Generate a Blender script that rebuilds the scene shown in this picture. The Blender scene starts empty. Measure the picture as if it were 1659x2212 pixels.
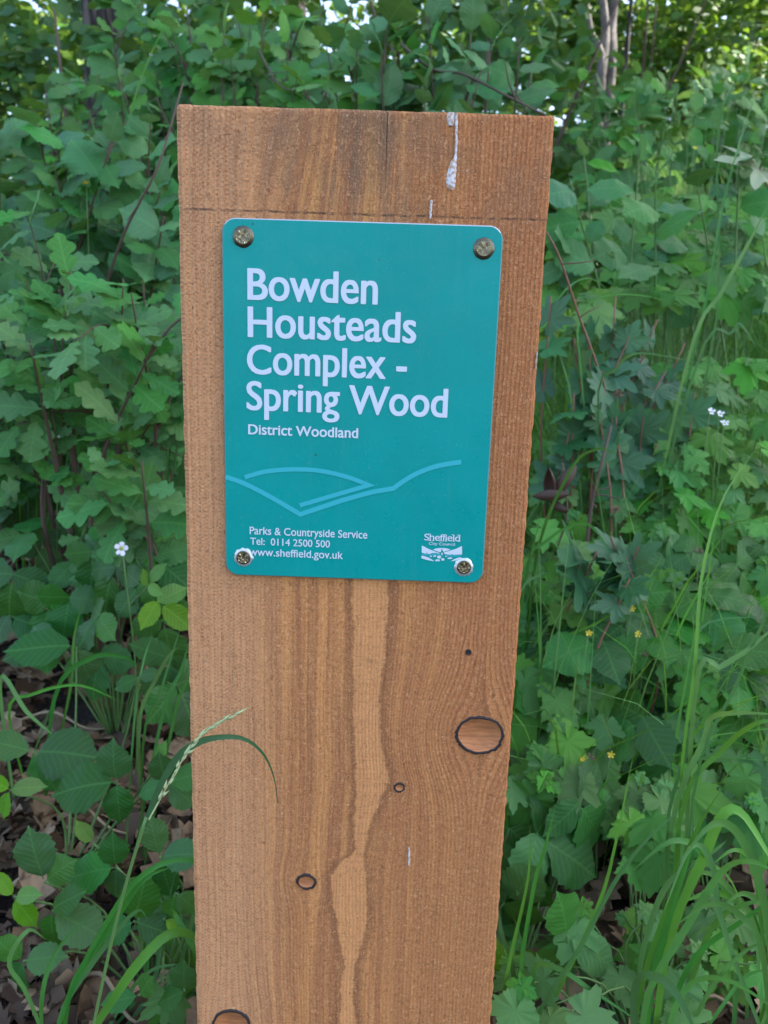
import bpy, bmesh, math, random
import numpy as np
from mathutils import Vector, Matrix, Euler
R = math.radians
random.seed(11); RNG = np.random.default_rng(7)
sc = bpy.context.scene
col = sc.collection

# ------------------------------------------------------------------ camera
TOP = 0.66                                   # height of the top of the post above the ground
CAM = Vector((0.0193, -0.4342, TOP - 0.1220))
PITCH, YAW, ROLL = R(-11.89), R(0.38), R(-1.82)
def cam_matrix():
    Rx = Matrix.Rotation(PITCH, 3, 'X'); Rz = Matrix.Rotation(YAW, 3, 'Z'); Ry = Matrix.Rotation(ROLL, 3, 'Y')
    return Rz @ Rx @ Ry                      # columns: right, forward, up
CM = cam_matrix()
FPX = 3028 / 3024 * 1659                     # focal length for coordinates on a 1659 x 2212 picture
cd = bpy.data.cameras.new('camera'); cam = bpy.data.objects.new('camera', cd); col.objects.link(cam)
right, fwd, up = CM.col[0], CM.col[1], CM.col[2]
mw = Matrix((right, up, -fwd)).transposed().to_4x4(); mw.translation = CAM
cam.matrix_world = mw
cd.sensor_fit = 'HORIZONTAL'; cd.sensor_width = 24.0; cd.lens = 24.0 * 3028 / 3024
cd.clip_start = 0.01; cd.clip_end = 500
cd.dof.use_dof = True; cd.dof.focus_distance = 0.43; cd.dof.aperture_fstop = 13.0
sc.camera = cam
def ray(px, py):
    return right * ((px - 829.5) / FPX) + fwd + up * ((1106 - py) / FPX)
def at(px, py, Y):
    """the place that stands Y metres behind the face of the post on the line of sight through a point of the picture"""
    d = ray(px, py); return CAM + d * ((Y - CAM.y) / d.y)
def board(px, py):
    p = at(px, py, 0.0); return p.x, p.z

# ------------------------------------------------------------------ sky, sun, exposure
SUN_EL, SUN_AZ = R(54), R(72)                # azimuth from +Y (behind the post) towards +X
w = bpy.data.worlds.new('World'); sc.world = w; w.use_nodes = True
nt = w.node_tree; bg = nt.nodes['Background']
sky = nt.nodes.new('ShaderNodeTexSky'); sky.sky_type = 'NISHITA'; sky.sun_disc = False
sky.sun_elevation = SUN_EL; sky.sun_rotation = SUN_AZ; sky.dust_density = 2.5; sky.air_density = 1.0; sky.ozone_density = 1.0
nt.links.new(sky.outputs[0], bg.inputs[0]); bg.inputs[1].default_value = 0.15
sl = bpy.data.lights.new('sun', 'SUN'); sl.energy = 4.0; sl.angle = R(0.5); sl.color = (1, 0.95, 0.86)
so = bpy.data.objects.new('sun', sl); col.objects.link(so)
sd = Vector((math.sin(SUN_AZ) * math.cos(SUN_EL), math.cos(SUN_AZ) * math.cos(SUN_EL), math.sin(SUN_EL)))
so.rotation_euler = (-sd).to_track_quat('-Z', 'Y').to_euler(); so.location = sd * 30
vs = sc.view_settings; vs.view_transform = 'Standard'; vs.look = 'None'; vs.gamma = 1.0; vs.exposure = 2.15; vs.use_curve_mapping = False
sc.render.engine = 'CYCLES'; sc.cycles.use_denoising = True
sc.cycles.max_bounces = 7; sc.cycles.diffuse_bounces = 4; sc.cycles.glossy_bounces = 3; sc.cycles.transmission_bounces = 4; sc.cycles.transparent_max_bounces = 6
sc.cycles.caustics_reflective = False; sc.cycles.caustics_refractive = False

# ------------------------------------------------------------------ helpers
def hash2(ix, iy, s):
    h = (ix.astype(np.int64) * 374761393 + iy.astype(np.int64) * 668265263 + s * 69069) & 0x7fffffff
    h = ((h ^ (h >> 13)) * 1274126177) & 0x7fffffff
    return ((h ^ (h >> 16)) & 0xffff) / 65535.0
def vnoise(x, y, s=0):
    x = np.asarray(x, float); y = np.asarray(y, float)
    x0 = np.floor(x); y0 = np.floor(y); fx = x - x0; fy = y - y0
    fx = fx * fx * (3 - 2 * fx); fy = fy * fy * (3 - 2 * fy)
    a = hash2(x0, y0, s); b = hash2(x0 + 1, y0, s); c = hash2(x0, y0 + 1, s); d = hash2(x0 + 1, y0 + 1, s)
    return (a * (1 - fx) + b * fx) * (1 - fy) + (c * (1 - fx) + d * fx) * fy
def fbm(x, y, s=0, o=4):
    v = 0; a = .5; t = 0
    for i in range(o):
        v = v + a * vnoise(x, y, s + i * 17); t += a; a *= .5; x = x * 2.03; y = y * 2.03
    return v / t
def sstep(a, b, x):
    t = np.clip((x - a) / (b - a), 0, 1); return t * t * (3 - 2 * t)
def ground_z(x, y):
    x = np.asarray(x, float); y = np.asarray(y, float)
    slope = 0.20 + 0.20 * sstep(0.3, 1.3, x)
    t = np.maximum(y - 0.15, 0)
    z = slope * np.where(t < 5, t, 5 + 2 * (1 - np.exp(-(t - 5) / 2)))
    z = z + 0.05 * (fbm(x * 1.7 + 9, y * 1.7 + 3, 5) - .5) * sstep(0.0, .8, np.hypot(x, y))
    z = z + 0.5 * (fbm(x * .12, y * .12, 9) - .5) * sstep(6, 20, np.hypot(x, y))
    return z
def gz(x, y): return float(ground_z(np.array([x]), np.array([y]))[0])

def mesh_obj(name, verts, faces, mat, parent=None, smooth=True, uvs=None, mats=None, mi=None):
    me = bpy.data.meshes.new(name)
    me.from_pydata([tuple(v) for v in verts], [], faces)
    for m in ([mat] if mats is None else mats): me.materials.append(m)
    if mi is not None: me.polygons.foreach_set('material_index', mi)
    if smooth: me.polygons.foreach_set('use_smooth', [True] * len(me.polygons))
    if uvs is not None:
        ul = me.uv_layers.new(name='UVMap')
        li = np.empty(len(me.loops), np.int32); me.loops.foreach_get('vertex_index', li)
        ul.data.foreach_set('uv', np.asarray(uvs, np.float32)[li].ravel())
    me.update()
    o = bpy.data.objects.new(name, me); col.objects.link(o)
    if parent is not None: o.parent = parent
    return o
def big_mesh(name, V, F4, mat, parent=None, rnd=None, uvs=None, smooth=True):
    """verts (n,3), quads (m,4) or triangles (m,3) straight from numpy"""
    me = bpy.data.meshes.new(name); V = np.asarray(V, np.float32); F4 = np.asarray(F4, np.int32); k = F4.shape[1]
    me.vertices.add(len(V)); me.vertices.foreach_set('co', V.ravel())
    me.loops.add(F4.size); me.loops.foreach_set('vertex_index', F4.ravel())
    me.polygons.add(len(F4)); me.polygons.foreach_set('loop_start', np.arange(0, F4.size, k, dtype=np.int32))
    if smooth: me.polygons.foreach_set('use_smooth', np.ones(len(F4), bool))
    if rnd is not None:
        a = me.attributes.new('rnd', 'FLOAT', 'POINT'); a.data.foreach_set('value', np.asarray(rnd, np.float32))
    if uvs is not None:
        ul = me.uv_layers.new(name='UVMap'); ul.data.foreach_set('uv', np.asarray(uvs, np.float32)[F4.ravel()].ravel())
    me.materials.append(mat); me.update(calc_edges=True); me.validate()
    o = bpy.data.objects.new(name, me); col.objects.link(o)
    if parent is not None: o.parent = parent
    return o
def tag(o, label=None, cat=None, group=None, kind=None):
    if label: o['label'] = label
    if cat: o['category'] = cat
    if group: o['group'] = group
    if kind: o['kind'] = kind
    return o
def thing(name, label, cat, loc=(0, 0, 0), group=None):
    o = bpy.data.objects.new(name, None); o.empty_display_size = .05; col.objects.link(o); o.location = loc
    return tag(o, label, cat, group)
def tube(points, r0, r1, sides=6, close=True):
    P = [Vector(p) for p in points]; n = len(P); V = []; F = []
    ref = Vector((.31, .9, .27))
    for i, p in enumerate(P):
        t = (P[min(i + 1, n - 1)] - P[max(i - 1, 0)]).normalized()
        a = t.cross(ref); a = a.normalized() if a.length > 1e-4 else t.orthogonal().normalized(); b = t.cross(a)
        r = r0 + (r1 - r0) * i / max(n - 1, 1)
        for k in range(sides):
            q = 2 * math.pi * k / sides; V.append(p + a * (r * math.cos(q)) + b * (r * math.sin(q)))
    for i in range(n - 1):
        for k in range(sides):
            k2 = (k + 1) % sides; F.append((i * sides + k, i * sides + k2, (i + 1) * sides + k2, (i + 1) * sides + k))
    if close: F.append(tuple(range((n - 1) * sides, n * sides)))
    return V, F
def smooth_path(pts, n):
    """Catmull-Rom through the points"""
    P = [Vector(p) for p in pts]
    if len(P) == 2: return [P[0].lerp(P[1], i / (n - 1)) for i in range(n)]
    P = [P[0] * 2 - P[1]] + P + [P[-1] * 2 - P[-2]]; m = len(P) - 3; out = []
    for i in range(n):
        u = i / (n - 1) * m; k = min(int(u), m - 1); t = u - k; a, b, c, d = P[k:k + 4]
        out.append(.5 * (2 * b + (c - a) * t + (2 * a - 5 * b + 4 * c - d) * t * t + (3 * b - a - 3 * c + d) * t ** 3))
    return out

# ------------------------------------------------------------------ materials
class NT:
    def __init__(s, name):
        s.m = bpy.data.materials.new(name); s.m.use_nodes = True; s.t = s.m.node_tree; s.b = s.t.nodes['Principled BSDF']; s.out = s.t.nodes['Material Output']
    def n(s, typ, ins=None, **kw):
        x = s.t.nodes.new(typ)
        for k, v in kw.items(): setattr(x, k, v)
        for k, v in (ins or {}).items(): s.set(x.inputs[k], v)
        return x
    def set(s, sock, v):
        if isinstance(v, bpy.types.NodeSocket): s.t.links.new(v, sock)
        elif hasattr(v, 'outputs'): s.t.links.new(v.outputs[0], sock)
        else: sock.default_value = v
    def math(s, op, a, b=0.0, c=0.0, clamp=False):
        x = s.t.nodes.new('ShaderNodeMath'); x.operation = op; x.use_clamp = clamp
        s.set(x.inputs[0], a); s.set(x.inputs[1], b); s.set(x.inputs[2], c); return x.outputs[0]
    def ss(s, v, a, b, lo=0.0, hi=1.0):
        x = s.t.nodes.new('ShaderNodeMapRange'); x.interpolation_type = 'SMOOTHSTEP'
        for k, q in enumerate((v, a, b, lo, hi)): s.set(x.inputs[k], q)
        return x.outputs[0]
    def mix(s, f, a, b, mode='MIX'):
        x = s.t.nodes.new('ShaderNodeMix'); x.data_type = 'RGBA'; x.blend_type = mode
        s.set(x.inputs[0], f)
        for k, v in ((6, a), (7, b)):
            s.set(x.inputs[k], (*v, 1) if isinstance(v, tuple) and len(v) == 3 else v)
        return x.outputs[2]
    def noise(s, vec, scale, detail=3, rough=.55, dist=0.0):
        x = s.n('ShaderNodeTexNoise', {'Scale': scale, 'Detail': detail, 'Roughness': rough, 'Distortion': dist}); s.set(x.inputs['Vector'], vec); return x.outputs[0]
    def attr(s, name): return s.n('ShaderNodeAttribute', attribute_name=name).outputs['Fac']
    def xyz(s, a=0.0, b=0.0, c=0.0): return s.n('ShaderNodeCombineXYZ', {0: a, 1: b, 2: c}).outputs[0]
    def bump(s, h, strength, dist):
        return s.n('ShaderNodeBump', {'Height': h, 'Strength': strength, 'Distance': dist}).outputs[0]

def plain(name, c, rough=.5, metal=0.0, spec=.5):
    q = NT(name); q.b.inputs['Base Color'].default_value = (*c, 1); q.b.inputs['Roughness'].default_value = rough
    q.b.inputs['Metallic'].default_value = metal; q.b.inputs['Specular IOR Level'].default_value = spec
    return q.m

def leaf_mat(name, c, c2, trans=.28, rough=.5, vein=0.0, per='object', spec=.25, nscale=55, lat=9.0, blemish=.0):
    """leaf: two greens mixed per leaf, faint blotches, midrib and side veins from the leaf's own UV, light passing through"""
    c = (c[0], c[1], c[2] * .84); c2 = (c2[0], c2[1], c2[2] * .84)
    q = NT(name)
    rnd = q.n('ShaderNodeObjectInfo').outputs['Random'] if per == 'object' else q.attr('rnd')
    base = q.mix(rnd, c, c2)
    obj = q.n('ShaderNodeTexCoord').outputs['Object']
    nz = q.noise(obj, nscale, 3)
    base = q.mix(q.ss(nz, .3, .72, 0, .35), base, tuple(x * .62 for x in c))
    hs = q.n('ShaderNodeHueSaturation', {'Color': base, 'Hue': q.ss(q.math('FRACT', q.math('MULTIPLY', rnd, 7.31)), 0, 1, .485, .515),
             'Value': q.ss(q.math('FRACT', q.math('MULTIPLY', rnd, 13.7)), 0, 1, .78, 1.2), 'Saturation': q.ss(q.math('FRACT', q.math('MULTIPLY', rnd, 3.17)), 0, 1, .85, 1.08)})
    base = hs.outputs[0]
    nrm = None
    if vein > 0:
        uv = q.n('ShaderNodeSeparateXYZ', {0: q.n('ShaderNodeTexCoord').outputs['UV']})
        au = q.math('ABSOLUTE', uv.outputs[0]); v = uv.outputs[1]
        mid = q.ss(au, .008, .03, 1, 0)
        ph = q.math('FRACT', q.math('ADD', q.math('MULTIPLY', q.math('SUBTRACT', v, q.math('MULTIPLY', q.math('POWER', au, .85), .62)), lat), q.math('MULTIPLY_ADD', q.noise(obj, 4.0, 2), .9, rnd)))
        lt = q.math('MULTIPLY', q.ss(q.math('ABSOLUTE', q.math('SUBTRACT', ph, .5)), .03, .12, 1, 0), .6)
        vm = q.math('MAXIMUM', mid, lt)
        base = q.mix(q.math('MULTIPLY', vm, vein), base, tuple(min(1, x * 1.7 + .03) for x in c2))
        pil = q.ss(q.math('ABSOLUTE', q.math('SUBTRACT', ph, .5)), 0, .5, 0, 1)
        h = q.math('ADD', q.math('MULTIPLY', pil, .6), q.math('MULTIPLY', nz, .5))
        nrm = q.bump(h, .3, .0010)
    if blemish > 0:
        n2 = q.noise(q.n('ShaderNodeVectorMath', {0: obj, 1: q.xyz(rnd, rnd, rnd)}, operation='ADD').outputs[0], 9, 4, .7); base = q.mix(q.ss(n2, .66, .70, 0, blemish), base, (.16, .08, .03))
    q.set(q.b.inputs['Base Color'], base); q.b.inputs['Roughness'].default_value = rough; q.b.inputs['Specular IOR Level'].default_value = spec
    tr = q.n('ShaderNodeBsdfTranslucent', {'Color': q.mix(.35, base, (.30, .42, .03))})
    mx = q.n('ShaderNodeMixShader', {0: trans, 1: q.b.outputs[0], 2: tr.outputs[0]})
    if nrm is not None: q.set(q.b.inputs['Normal'], nrm); q.set(tr.inputs['Normal'], nrm)
    q.t.links.new(mx.outputs[0], q.out.inputs[0])
    return q.m

M = {}
M['oak'] = leaf_mat('oak_leaf', (.056, .215, .068), (.100, .300, .072), .28, .5, .22, lat=7, blemish=.35)
M['haw'] = leaf_mat('hawthorn_leaf', (.064, .240, .072), (.125, .340, .070), .32, .52, .15, lat=6)
M['hazel'] = leaf_mat('hazel_leaf', (.052, .195, .085), (.092, .280, .085), .25, .5, .2, lat=8, blemish=.2)
M['bramble'] = leaf_mat('bramble_leaf', (.030, .128, .034), (.056, .195, .036), .25, .45, .28, lat=9, blemish=.25)
M['bramble_young'] = leaf_mat('young_bramble_leaf', (.10, .28, .030), (.14, .33, .035), .34, .48, .2, lat=9)
M['bramble_fresh'] = leaf_mat('fresh_bramble_leaf', (.075, .25, .05), (.09, .27, .05), .3, .5, .25, lat=9)
M['maple'] = leaf_mat('maple_leaf', (.042, .150, .078), (.058, .190, .080), .2, .5, .0)
M['avens'] = leaf_mat('avens_leaf', (.068, .235, .052), (.115, .315, .055), .32, .55, .0, nscale=90)
M['pale'] = leaf_mat('pale_leaf', (.30, .42, .26), (.33, .45, .28), .2, .6, .0)
M['far'] = leaf_mat('far_leaf', (.050, .16, .035), (.16, .30, .040), .45, .5, .0, per='attr', nscale=3)
M['mid'] = leaf_mat('understorey_leaf', (.040, .150, .050), (.095, .25, .055), .32, .5, .0, per='attr', nscale=20)
M['grass'] = leaf_mat('grass_blade', (.070, .250, .055), (.16, .40, .075), .34, .48, .0, per='attr', nscale=30)
M['blade'] = leaf_mat('broad_grass_blade', (.055, .205, .050), (.115, .31, .055), .3, .45, .0, nscale=30)
M['blade_blue'] = leaf_mat('bluish_grass_blade', (.045, .165, .070), (.05, .18, .075), .25, .42, .0, nscale=200)
M['canopy'] = leaf_mat('canopy_leaf', (.035, .11, .03), (.07, .16, .03), .25, .5, .0, per='attr', nscale=3)
M['stem_green'] = plain('green_stem', (.10, .20, .05), .55)
M['stem_brown'] = plain('brown_twig', (.10, .065, .045), .75)
M['stem_red'] = plain('red_stem', (.20, .085, .05), .6)
M['stem_dry'] = plain('dry_stalk', (.36, .27, .16), .75)
M['petal'] = plain('white_petal', (.78, .74, .80), .6)
M['yellow'] = plain('yellow_petal', (.62, .48, .03), .55)
M['stamen'] = plain('flower_centre', (.35, .42, .10), .6)
M['seed'] = plain('seed_head', (.46, .52, .24), .7)
M['bur'] = plain('brown_bur', (.22, .15, .09), .8)
M['dark_dead'] = plain('dark_dead_leaf', (.085, .045, .03), .6)

def bark_mat():
    q = NT('bark'); o = q.n('ShaderNodeTexCoord').outputs['Object']
    mp = q.n('ShaderNodeMapping', {'Vector': o, 'Scale': (9, 9, 1.6)}).outputs[0]
    n = q.noise(mp, 3.0, 6, .65, .4); v = q.n('ShaderNodeTexVoronoi', {'Vector': mp, 'Scale': 3.5}, feature='DISTANCE_TO_EDGE').outputs[0]
    h = q.math('ADD', q.ss(v, 0, .25), q.math('MULTIPLY', n, .8))
    q.set(q.b.inputs['Base Color'], q.mix(q.ss(h, .3, 1.5), (.030, .024, .020), (.11, .09, .075)))
    q.b.inputs['Roughness'].default_value = .9; q.set(q.b.inputs['Normal'], q.bump(h, 1.0, .03)); return q.m
M['bark'] = bark_mat()
def pale_bark():
    q = NT('pale_bark'); o = q.n('ShaderNodeTexCoord').outputs['Object']; n = q.noise(o, 18, 5, .6)
    q.set(q.b.inputs['Base Color'], q.mix(q.ss(n, .35, .7), (.07, .057, .047), (.18, .155, .13))); q.b.inputs['Roughness'].default_value = .8
    q.set(q.b.inputs['Normal'], q.bump(n, .6, .01)); return q.m
M['pale_bark'] = pale_bark()
def soil_mat():
    q = NT('woodland_soil'); o = q.n('ShaderNodeTexCoord').outputs['Object']
    n = q.noise(o, 9, 8, .7); n2 = q.noise(o, 70, 5, .7)
    c = q.mix(q.ss(n, .35, .65), (.022, .016, .012), (.075, .055, .042)); c = q.mix(q.ss(n2, .5, .75, 0, .5), c, (.15, .115, .085))
    q.set(q.b.inputs['Base Color'], c); q.b.inputs['Roughness'].default_value = .95
    q.set(q.b.inputs['Normal'], q.bump(q.math('ADD', n, n2), 1.0, .02)); return q.m
M['soil'] = soil_mat()
def litter_mat():
    q = NT('dead_leaf'); r = q.attr('rnd'); o = q.n('ShaderNodeTexCoord').outputs['Object']; n = q.noise(o, 60, 3)
    c = q.mix(r, (.055, .028, .012), (.36, .25, .145)); c = q.mix(q.ss(n, .42, .68, 0, .6), c, (.07, .045, .026))
    q.set(q.b.inputs['Base Color'], c); q.b.inputs['Roughness'].default_value = .8; return q.m
M['litter'] = litter_mat()

# ------------------------------------------------------------------ the ground
def build_ground():
    def axis(lo, hi, fine_lo, fine_hi, step, grow=1.25):
        a = list(np.arange(fine_lo, fine_hi + 1e-6, step)); s = step
        while a[-1] < hi: s *= grow; a.append(a[-1] + s)
        s = step; b = [fine_lo]
        while b[-1] > lo: s *= grow; b.append(b[-1] - s)
        return np.array(b[:0:-1] + a)
    xs = axis(-220, 220, -2.2, 2.6, .06); ys = axis(-60, 260, -.6, 3.4, .06)
    X, Y = np.meshgrid(xs, ys); Z = ground_z(X, Y) + .018 * (fbm(X * 9, Y * 9, 3) - .5)
    nx, ny = len(xs), len(ys); V = np.stack([X, Y, Z], -1).reshape(-1, 3)
    i = np.arange((ny - 1) * (nx - 1)); r, c = i // (nx - 1), i % (nx - 1); a = r * nx + c
    o = big_mesh('ground', V, np.stack([a, a + 1, a + nx + 1, a + nx], 1), M['soil']); tag(o, kind='structure')
build_ground()

# ------------------------------------------------------------------ the post
BW = 0.1974; BT = 0.075
KNOTS = [(1037, 1588, 53, 41), (863, 1700, 12, 10), (662, 1904, 22, 17), (500, 2212, 41, 32), (1012, 1409, 6.5, 6)]   # centre and half sizes on the picture
def build_post():
    root = thing('sign_post', 'sawn timber board post standing in the undergrowth with a teal notice screwed on', 'signpost')
    # pale heartwood flame, left and right edges down the board
    fl = [(1245, 762, 840), (1400, 762, 834), (1500, 762, 822), (1560, 765, 819), (1620, 766, 828), (1680, 768, 840), (1710, 768, 832), (1750, 766, 812), (1800, 768, 792), (1835, 768, 787),
          (1850, 754, 787), (1868, 730, 787), (1900, 714, 790), (1960, 716, 797), (2000, 729, 792), (2060, 738, 776), (2092, 744, 766), (2140, 738, 762), (2212, 734, 770), (2300, 730, 770)]
    fz = np.array([board(800, y)[1] for y, a, b in fl]); fa = np.array([board(a, y)[0] for y, a, b in fl]); fb = np.array([board(b, y)[0] for y, a, b in fl])
    fz, fa, fb = fz[::-1], fa[::-1], fb[::-1]
    nx, nz = 150, 520; ZB = -0.12
    xs = np.linspace(-BW / 2, BW / 2, nx); zs = np.linspace(TOP, ZB, nz)
    X, Z = np.meshgrid(xs, zs)
    pale = np.minimum(X - np.interp(Z, fz, fa), np.interp(Z, fz, fb) - X)
    pale = pale + .0022 * (fbm(Z * 90, X * 0 + 3, 27, 3) - .5) + .0018 * (fbm(X * 200, Z * 260, 28, 3) - .5)
    ux, uz = board(790, 410); pale = np.where(Z > TOP - .20, -.01, pale)
    xc = np.interp(Z, fz, (fa + fb) / 2)
    ring = X + 0.0
    ring -= .16 * np.clip(Z - (TOP - .14), 0, .14) * np.exp(-((X + .028) / .03) ** 2)
    ring -= (xc - xc.mean()) * .45 * np.exp(-((X - xc) / .035) ** 2) * sstep(TOP - .2, TOP - .3, Z)
    for px, py, a, b in KNOTS:
        kx, kz = board(px, py); ra = a / FPX * .47; 
        dx, dz = X - kx, Z - kz
        ring -= (.95, .8, .55, .35, .6)[KNOTS.index((px, py, a, b))] * dx * np.exp(-(dx / (2.3 * ra)) ** 2 - (dz / (2.6 * ra)) ** 2)
    ring += .0016 * (fbm(X * 20, Z * 9, 21) - .5) + .0030 * (fbm(X * 8, Z * 4, 22) - .5)
    # sawn surface: slightly hollow and rough, ragged arrises
    D = -.0004 * (fbm(X * 260, Z * 120, 31, 3) - .5) - .0006 * (fbm(X * 12, Z * 6, 33) - .5)
    ex = .0011 * (fbm(Z * 190, Z * 0 + 2, 41, 3) - .5); ex2 = .0013 * (fbm(Z * 190, Z * 0 + 7, 42, 3) - .5)
    XX = X + np.where(np.arange(nx) == 0, ex, 0) + np.where(np.arange(nx) == nx - 1, ex2, 0)
    ZZ = Z + np.where((np.arange(nz) == 0)[:, None], .0007 * (fbm(X * 160, X * 0, 43, 3) - .5), 0)
    ch = .0016 * (np.where((np.arange(nx) == 0) | (np.arange(nx) == nx - 1), 1, 0) + np.where((np.arange(nz) == 0)[:, None], .6, 0))
    V = np.stack([XX, D + ch, ZZ], -1).reshape(-1, 3)
    i = np.arange((nz - 1) * (nx - 1)); r, c = i // (nx - 1), i % (nx - 1); a = r * nx + c
    F = np.stack([a, a + nx, a + nx + 1, a + 1], 1)
    # remaining five sides
    loop = list(range(nx)) + [k * nx + nx - 1 for k in range(1, nz)] + [(nz - 1) * nx + k for k in range(nx - 2, -1, -1)] + [k * nx for k in range(nz - 2, 0, -1)]
    off = len(V); back = V[loop].copy(); back[:, 1] = BT; V = np.vstack([V, back, [[0, BT, .3]]]); m = len(loop)
    F2 = [(loop[k], loop[(k + 1) % m], off + (k + 1) % m, off + k) for k in range(m)]
    o = big_mesh('board', V, np.vstack([F, np.array(F2)]), None, root, smooth=True)
    bk = [(off + k, off + (k + 1) % m, len(V) - 1) for k in range(m)]
    bo = big_mesh('rear_face', V[off:], np.array(bk) - off, None, o, smooth=False)
    for nm, arr in (('ring', ring), ('pale', pale)):
        at_ = o.data.attributes.new(nm, 'FLOAT', 'POINT'); full = np.zeros(len(V), np.float32); full[:nx * nz] = arr.ravel(); full[nx * nz:nx * nz + m] = arr.ravel()[loop]; at_.data.foreach_set('value', full)
    # ---- wood material
    q = NT('sawn_timber'); P = q.n('ShaderNodeSeparateXYZ', {0: q.n('ShaderNodeTexCoord').outputs['Object']}); x, z = q.math('ADD', P.outputs[0], P.outputs[1]), P.outputs[2]
    rg, pl = q.math('ADD', q.attr('ring'), P.outputs[1]), q.attr('pale')
    vec = lambda a, sa, b, sb: q.xyz(q.math('MULTIPLY', a, sa), q.math('MULTIPLY', b, sb), 0.0)
    big = q.noise(vec(rg, 140, z, 3), 1, 3, .6)                    # broad growth bands
    fine = q.noise(vec(rg, 520, z, 7), 1, 2, .6)
    rt = q.ss(x, -.005, .085)                                      # towards the redder right-hand side
    lf = q.ss(x, -.03, -.075)
    wob = q.noise(vec(x, 60, z, 25), 1, 2)
    lines = q.math('SINE', q.math('ADD', q.math('MULTIPLY', rg, 2 * math.pi / .00235), q.math('MULTIPLY', wob, 3.0)))
    lines = q.math('MULTIPLY_ADD', lines, .5, .5)
    fuzz = q.noise(vec(x, 620, z, 470), 1, 5, .78, 1.4)
    saw = q.noise(vec(x, 60, z, 1500), 1, 2, .6)
    dots = q.math('MULTIPLY', q.math('SINE', q.math('MULTIPLY_ADD', rg, 2 * math.pi / .0038, q.math('MULTIPLY', wob, 5.0))), q.math('ADD', q.math('MULTIPLY_ADD', fuzz, 1.2, -.10), q.math('MULTIPLY', q.math('SINE', q.math('MULTIPLY_ADD', z, 2 * math.pi / .0024, q.math('MULTIPLY', q.noise(vec(x, 150, z, 40), 1, 2), 7.0))), .35)))
    gold, brown, red = (.90, .380, .125), (.590, .228, .087), (.680, .250, .088)
    c = q.mix(q.ss(big, .38, .61), gold, brown)
    c = q.mix(q.math('MULTIPLY', lf, .8), c, (.93, .430, .195))
    c = q.mix(q.math('MULTIPLY', rt, q.ss(big, .25, .6, .45, .95)), c, red)
    c = q.mix(q.math('MULTIPLY', q.ss(lines, .45, .95), q.math('MULTIPLY_ADD', rt, .34, .04)), c, (.200, .062, .024))
    c = q.mix(q.math('MULTIPLY', q.ss(fine, .48, .74), .34), c, (.26, .100, .042))
    # lower part of the board a little paler and browner on the right
    low = q.ss(z, .34, .20); c = q.mix(q.math('MULTIPLY', low, q.math('MULTIPLY', rt, .5)), c, (.64, .265, .092))
    edge = q.math('ADD', pl, q.math('MULTIPLY', q.math('SUBTRACT', q.noise(vec(x, 90, z, 620), 1, 4, .7), .5), .0052))
    pm = q.math('MULTIPLY', q.ss(edge, -.0009, .0011), .66)
    rim = q.math('MULTIPLY', q.ss(edge, -.0075, -.001), q.math('SUBTRACT', 1.0, pm))
    c = q.mix(q.math('MULTIPLY', rim, .7), c, (.340, .130, .054))
    pc = q.mix(q.ss(q.noise(vec(x, 45, z, 700), 1, 4), .42, .75, 0, .55), (.90, .405, .155), (.74, .310, .110))
    c = q.mix(pm, c, pc)
    # weathering at the top, greyer fuzzy fibres
    ux = q.math('ADD', x, -ux - .004)
    tw = q.ss(z, TOP - .10, TOP - .02); g = q.math('MULTIPLY', tw, q.ss(q.noise(vec(x, 70, z, 30), 1, 4), .4, .65))
    c = q.mix(q.math('MULTIPLY', g, .4), c, (.30, .175, .100))
    tz = q.math('MULTIPLY', q.ss(z, TOP - .075, TOP - .055), q.ss(q.math('ABSOLUTE', q.math('ADD', x, .012)), .048, .030))
    tb = q.noise(vec(rg, 95, z, 9), 1, 4, .6, .3); c = q.mix(q.math('MULTIPLY', tz, q.ss(tb, .46, .58, 0, .6)), c, (.34, .195, .110)); c = q.mix(q.math('MULTIPLY', tz, q.ss(tb, .44, .34, 0, .6)), c, (.82, .40, .13))
    cath = q.math('MULTIPLY', q.ss(q.math('ABSOLUTE', q.math('ADD', ux, q.math('MULTIPLY_ADD', wob, .03, -.012))), .019, .007), q.ss(q.math('ADD', z, q.math('MULTIPLY', wob, .05)), TOP - .018, TOP + .016))
    c = q.mix(q.math('MULTIPLY', cath, .65), c, (.24, .145, .088))
    c = q.mix(q.math('MULTIPLY', lf, q.ss(dots, .05, .7, 0, .55)), c, (.86, .50, .28))
    c = q.mix(q.math('MULTIPLY', lf, q.ss(dots, -.1, -.7, 0, .4)), c, (.30, .13, .055))
    c = q.mix(q.math('MULTIPLY', q.math('SUBTRACT', 1.0, pm), q.ss(fuzz, .51, .68, 0, .80)), c, (.98, .53, .25))
    c = q.mix(q.ss(fuzz, .49, .32, 0, .80), c, (.25, .080, .030))
    c = q.mix(q.ss(saw, .56, .75, 0, .34), c, (.20, .08, .035))
    # flecks of light sawdust, dark smudges
    fl_ = q.n('ShaderNodeTexVoronoi', {'Vector': vec(x, 130, z, 90), 'Scale': 1.0}).outputs[0]
    c = q.mix(q.math('MULTIPLY', q.ss(fl_, .07, .03, 0, .7), q.ss(q.noise(vec(x, 40, z, 33), 1, 2), .46, .60)), c, (.85, .70, .58))
    sm = q.noise(vec(x, 22, z, 22), 1, 4, .6); c = q.mix(q.ss(sm, .64, .78, 0, .35), c, (.10, .06, .04))
    # pencil line struck across just above the notice
    lz = board(760, 466)[1]
    ln = q.math('ABSOLUTE', q.math('SUBTRACT', z, q.math('MULTIPLY_ADD', q.noise(vec(x, 45, z, 0), 1, 3), .0016, lz)))
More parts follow.
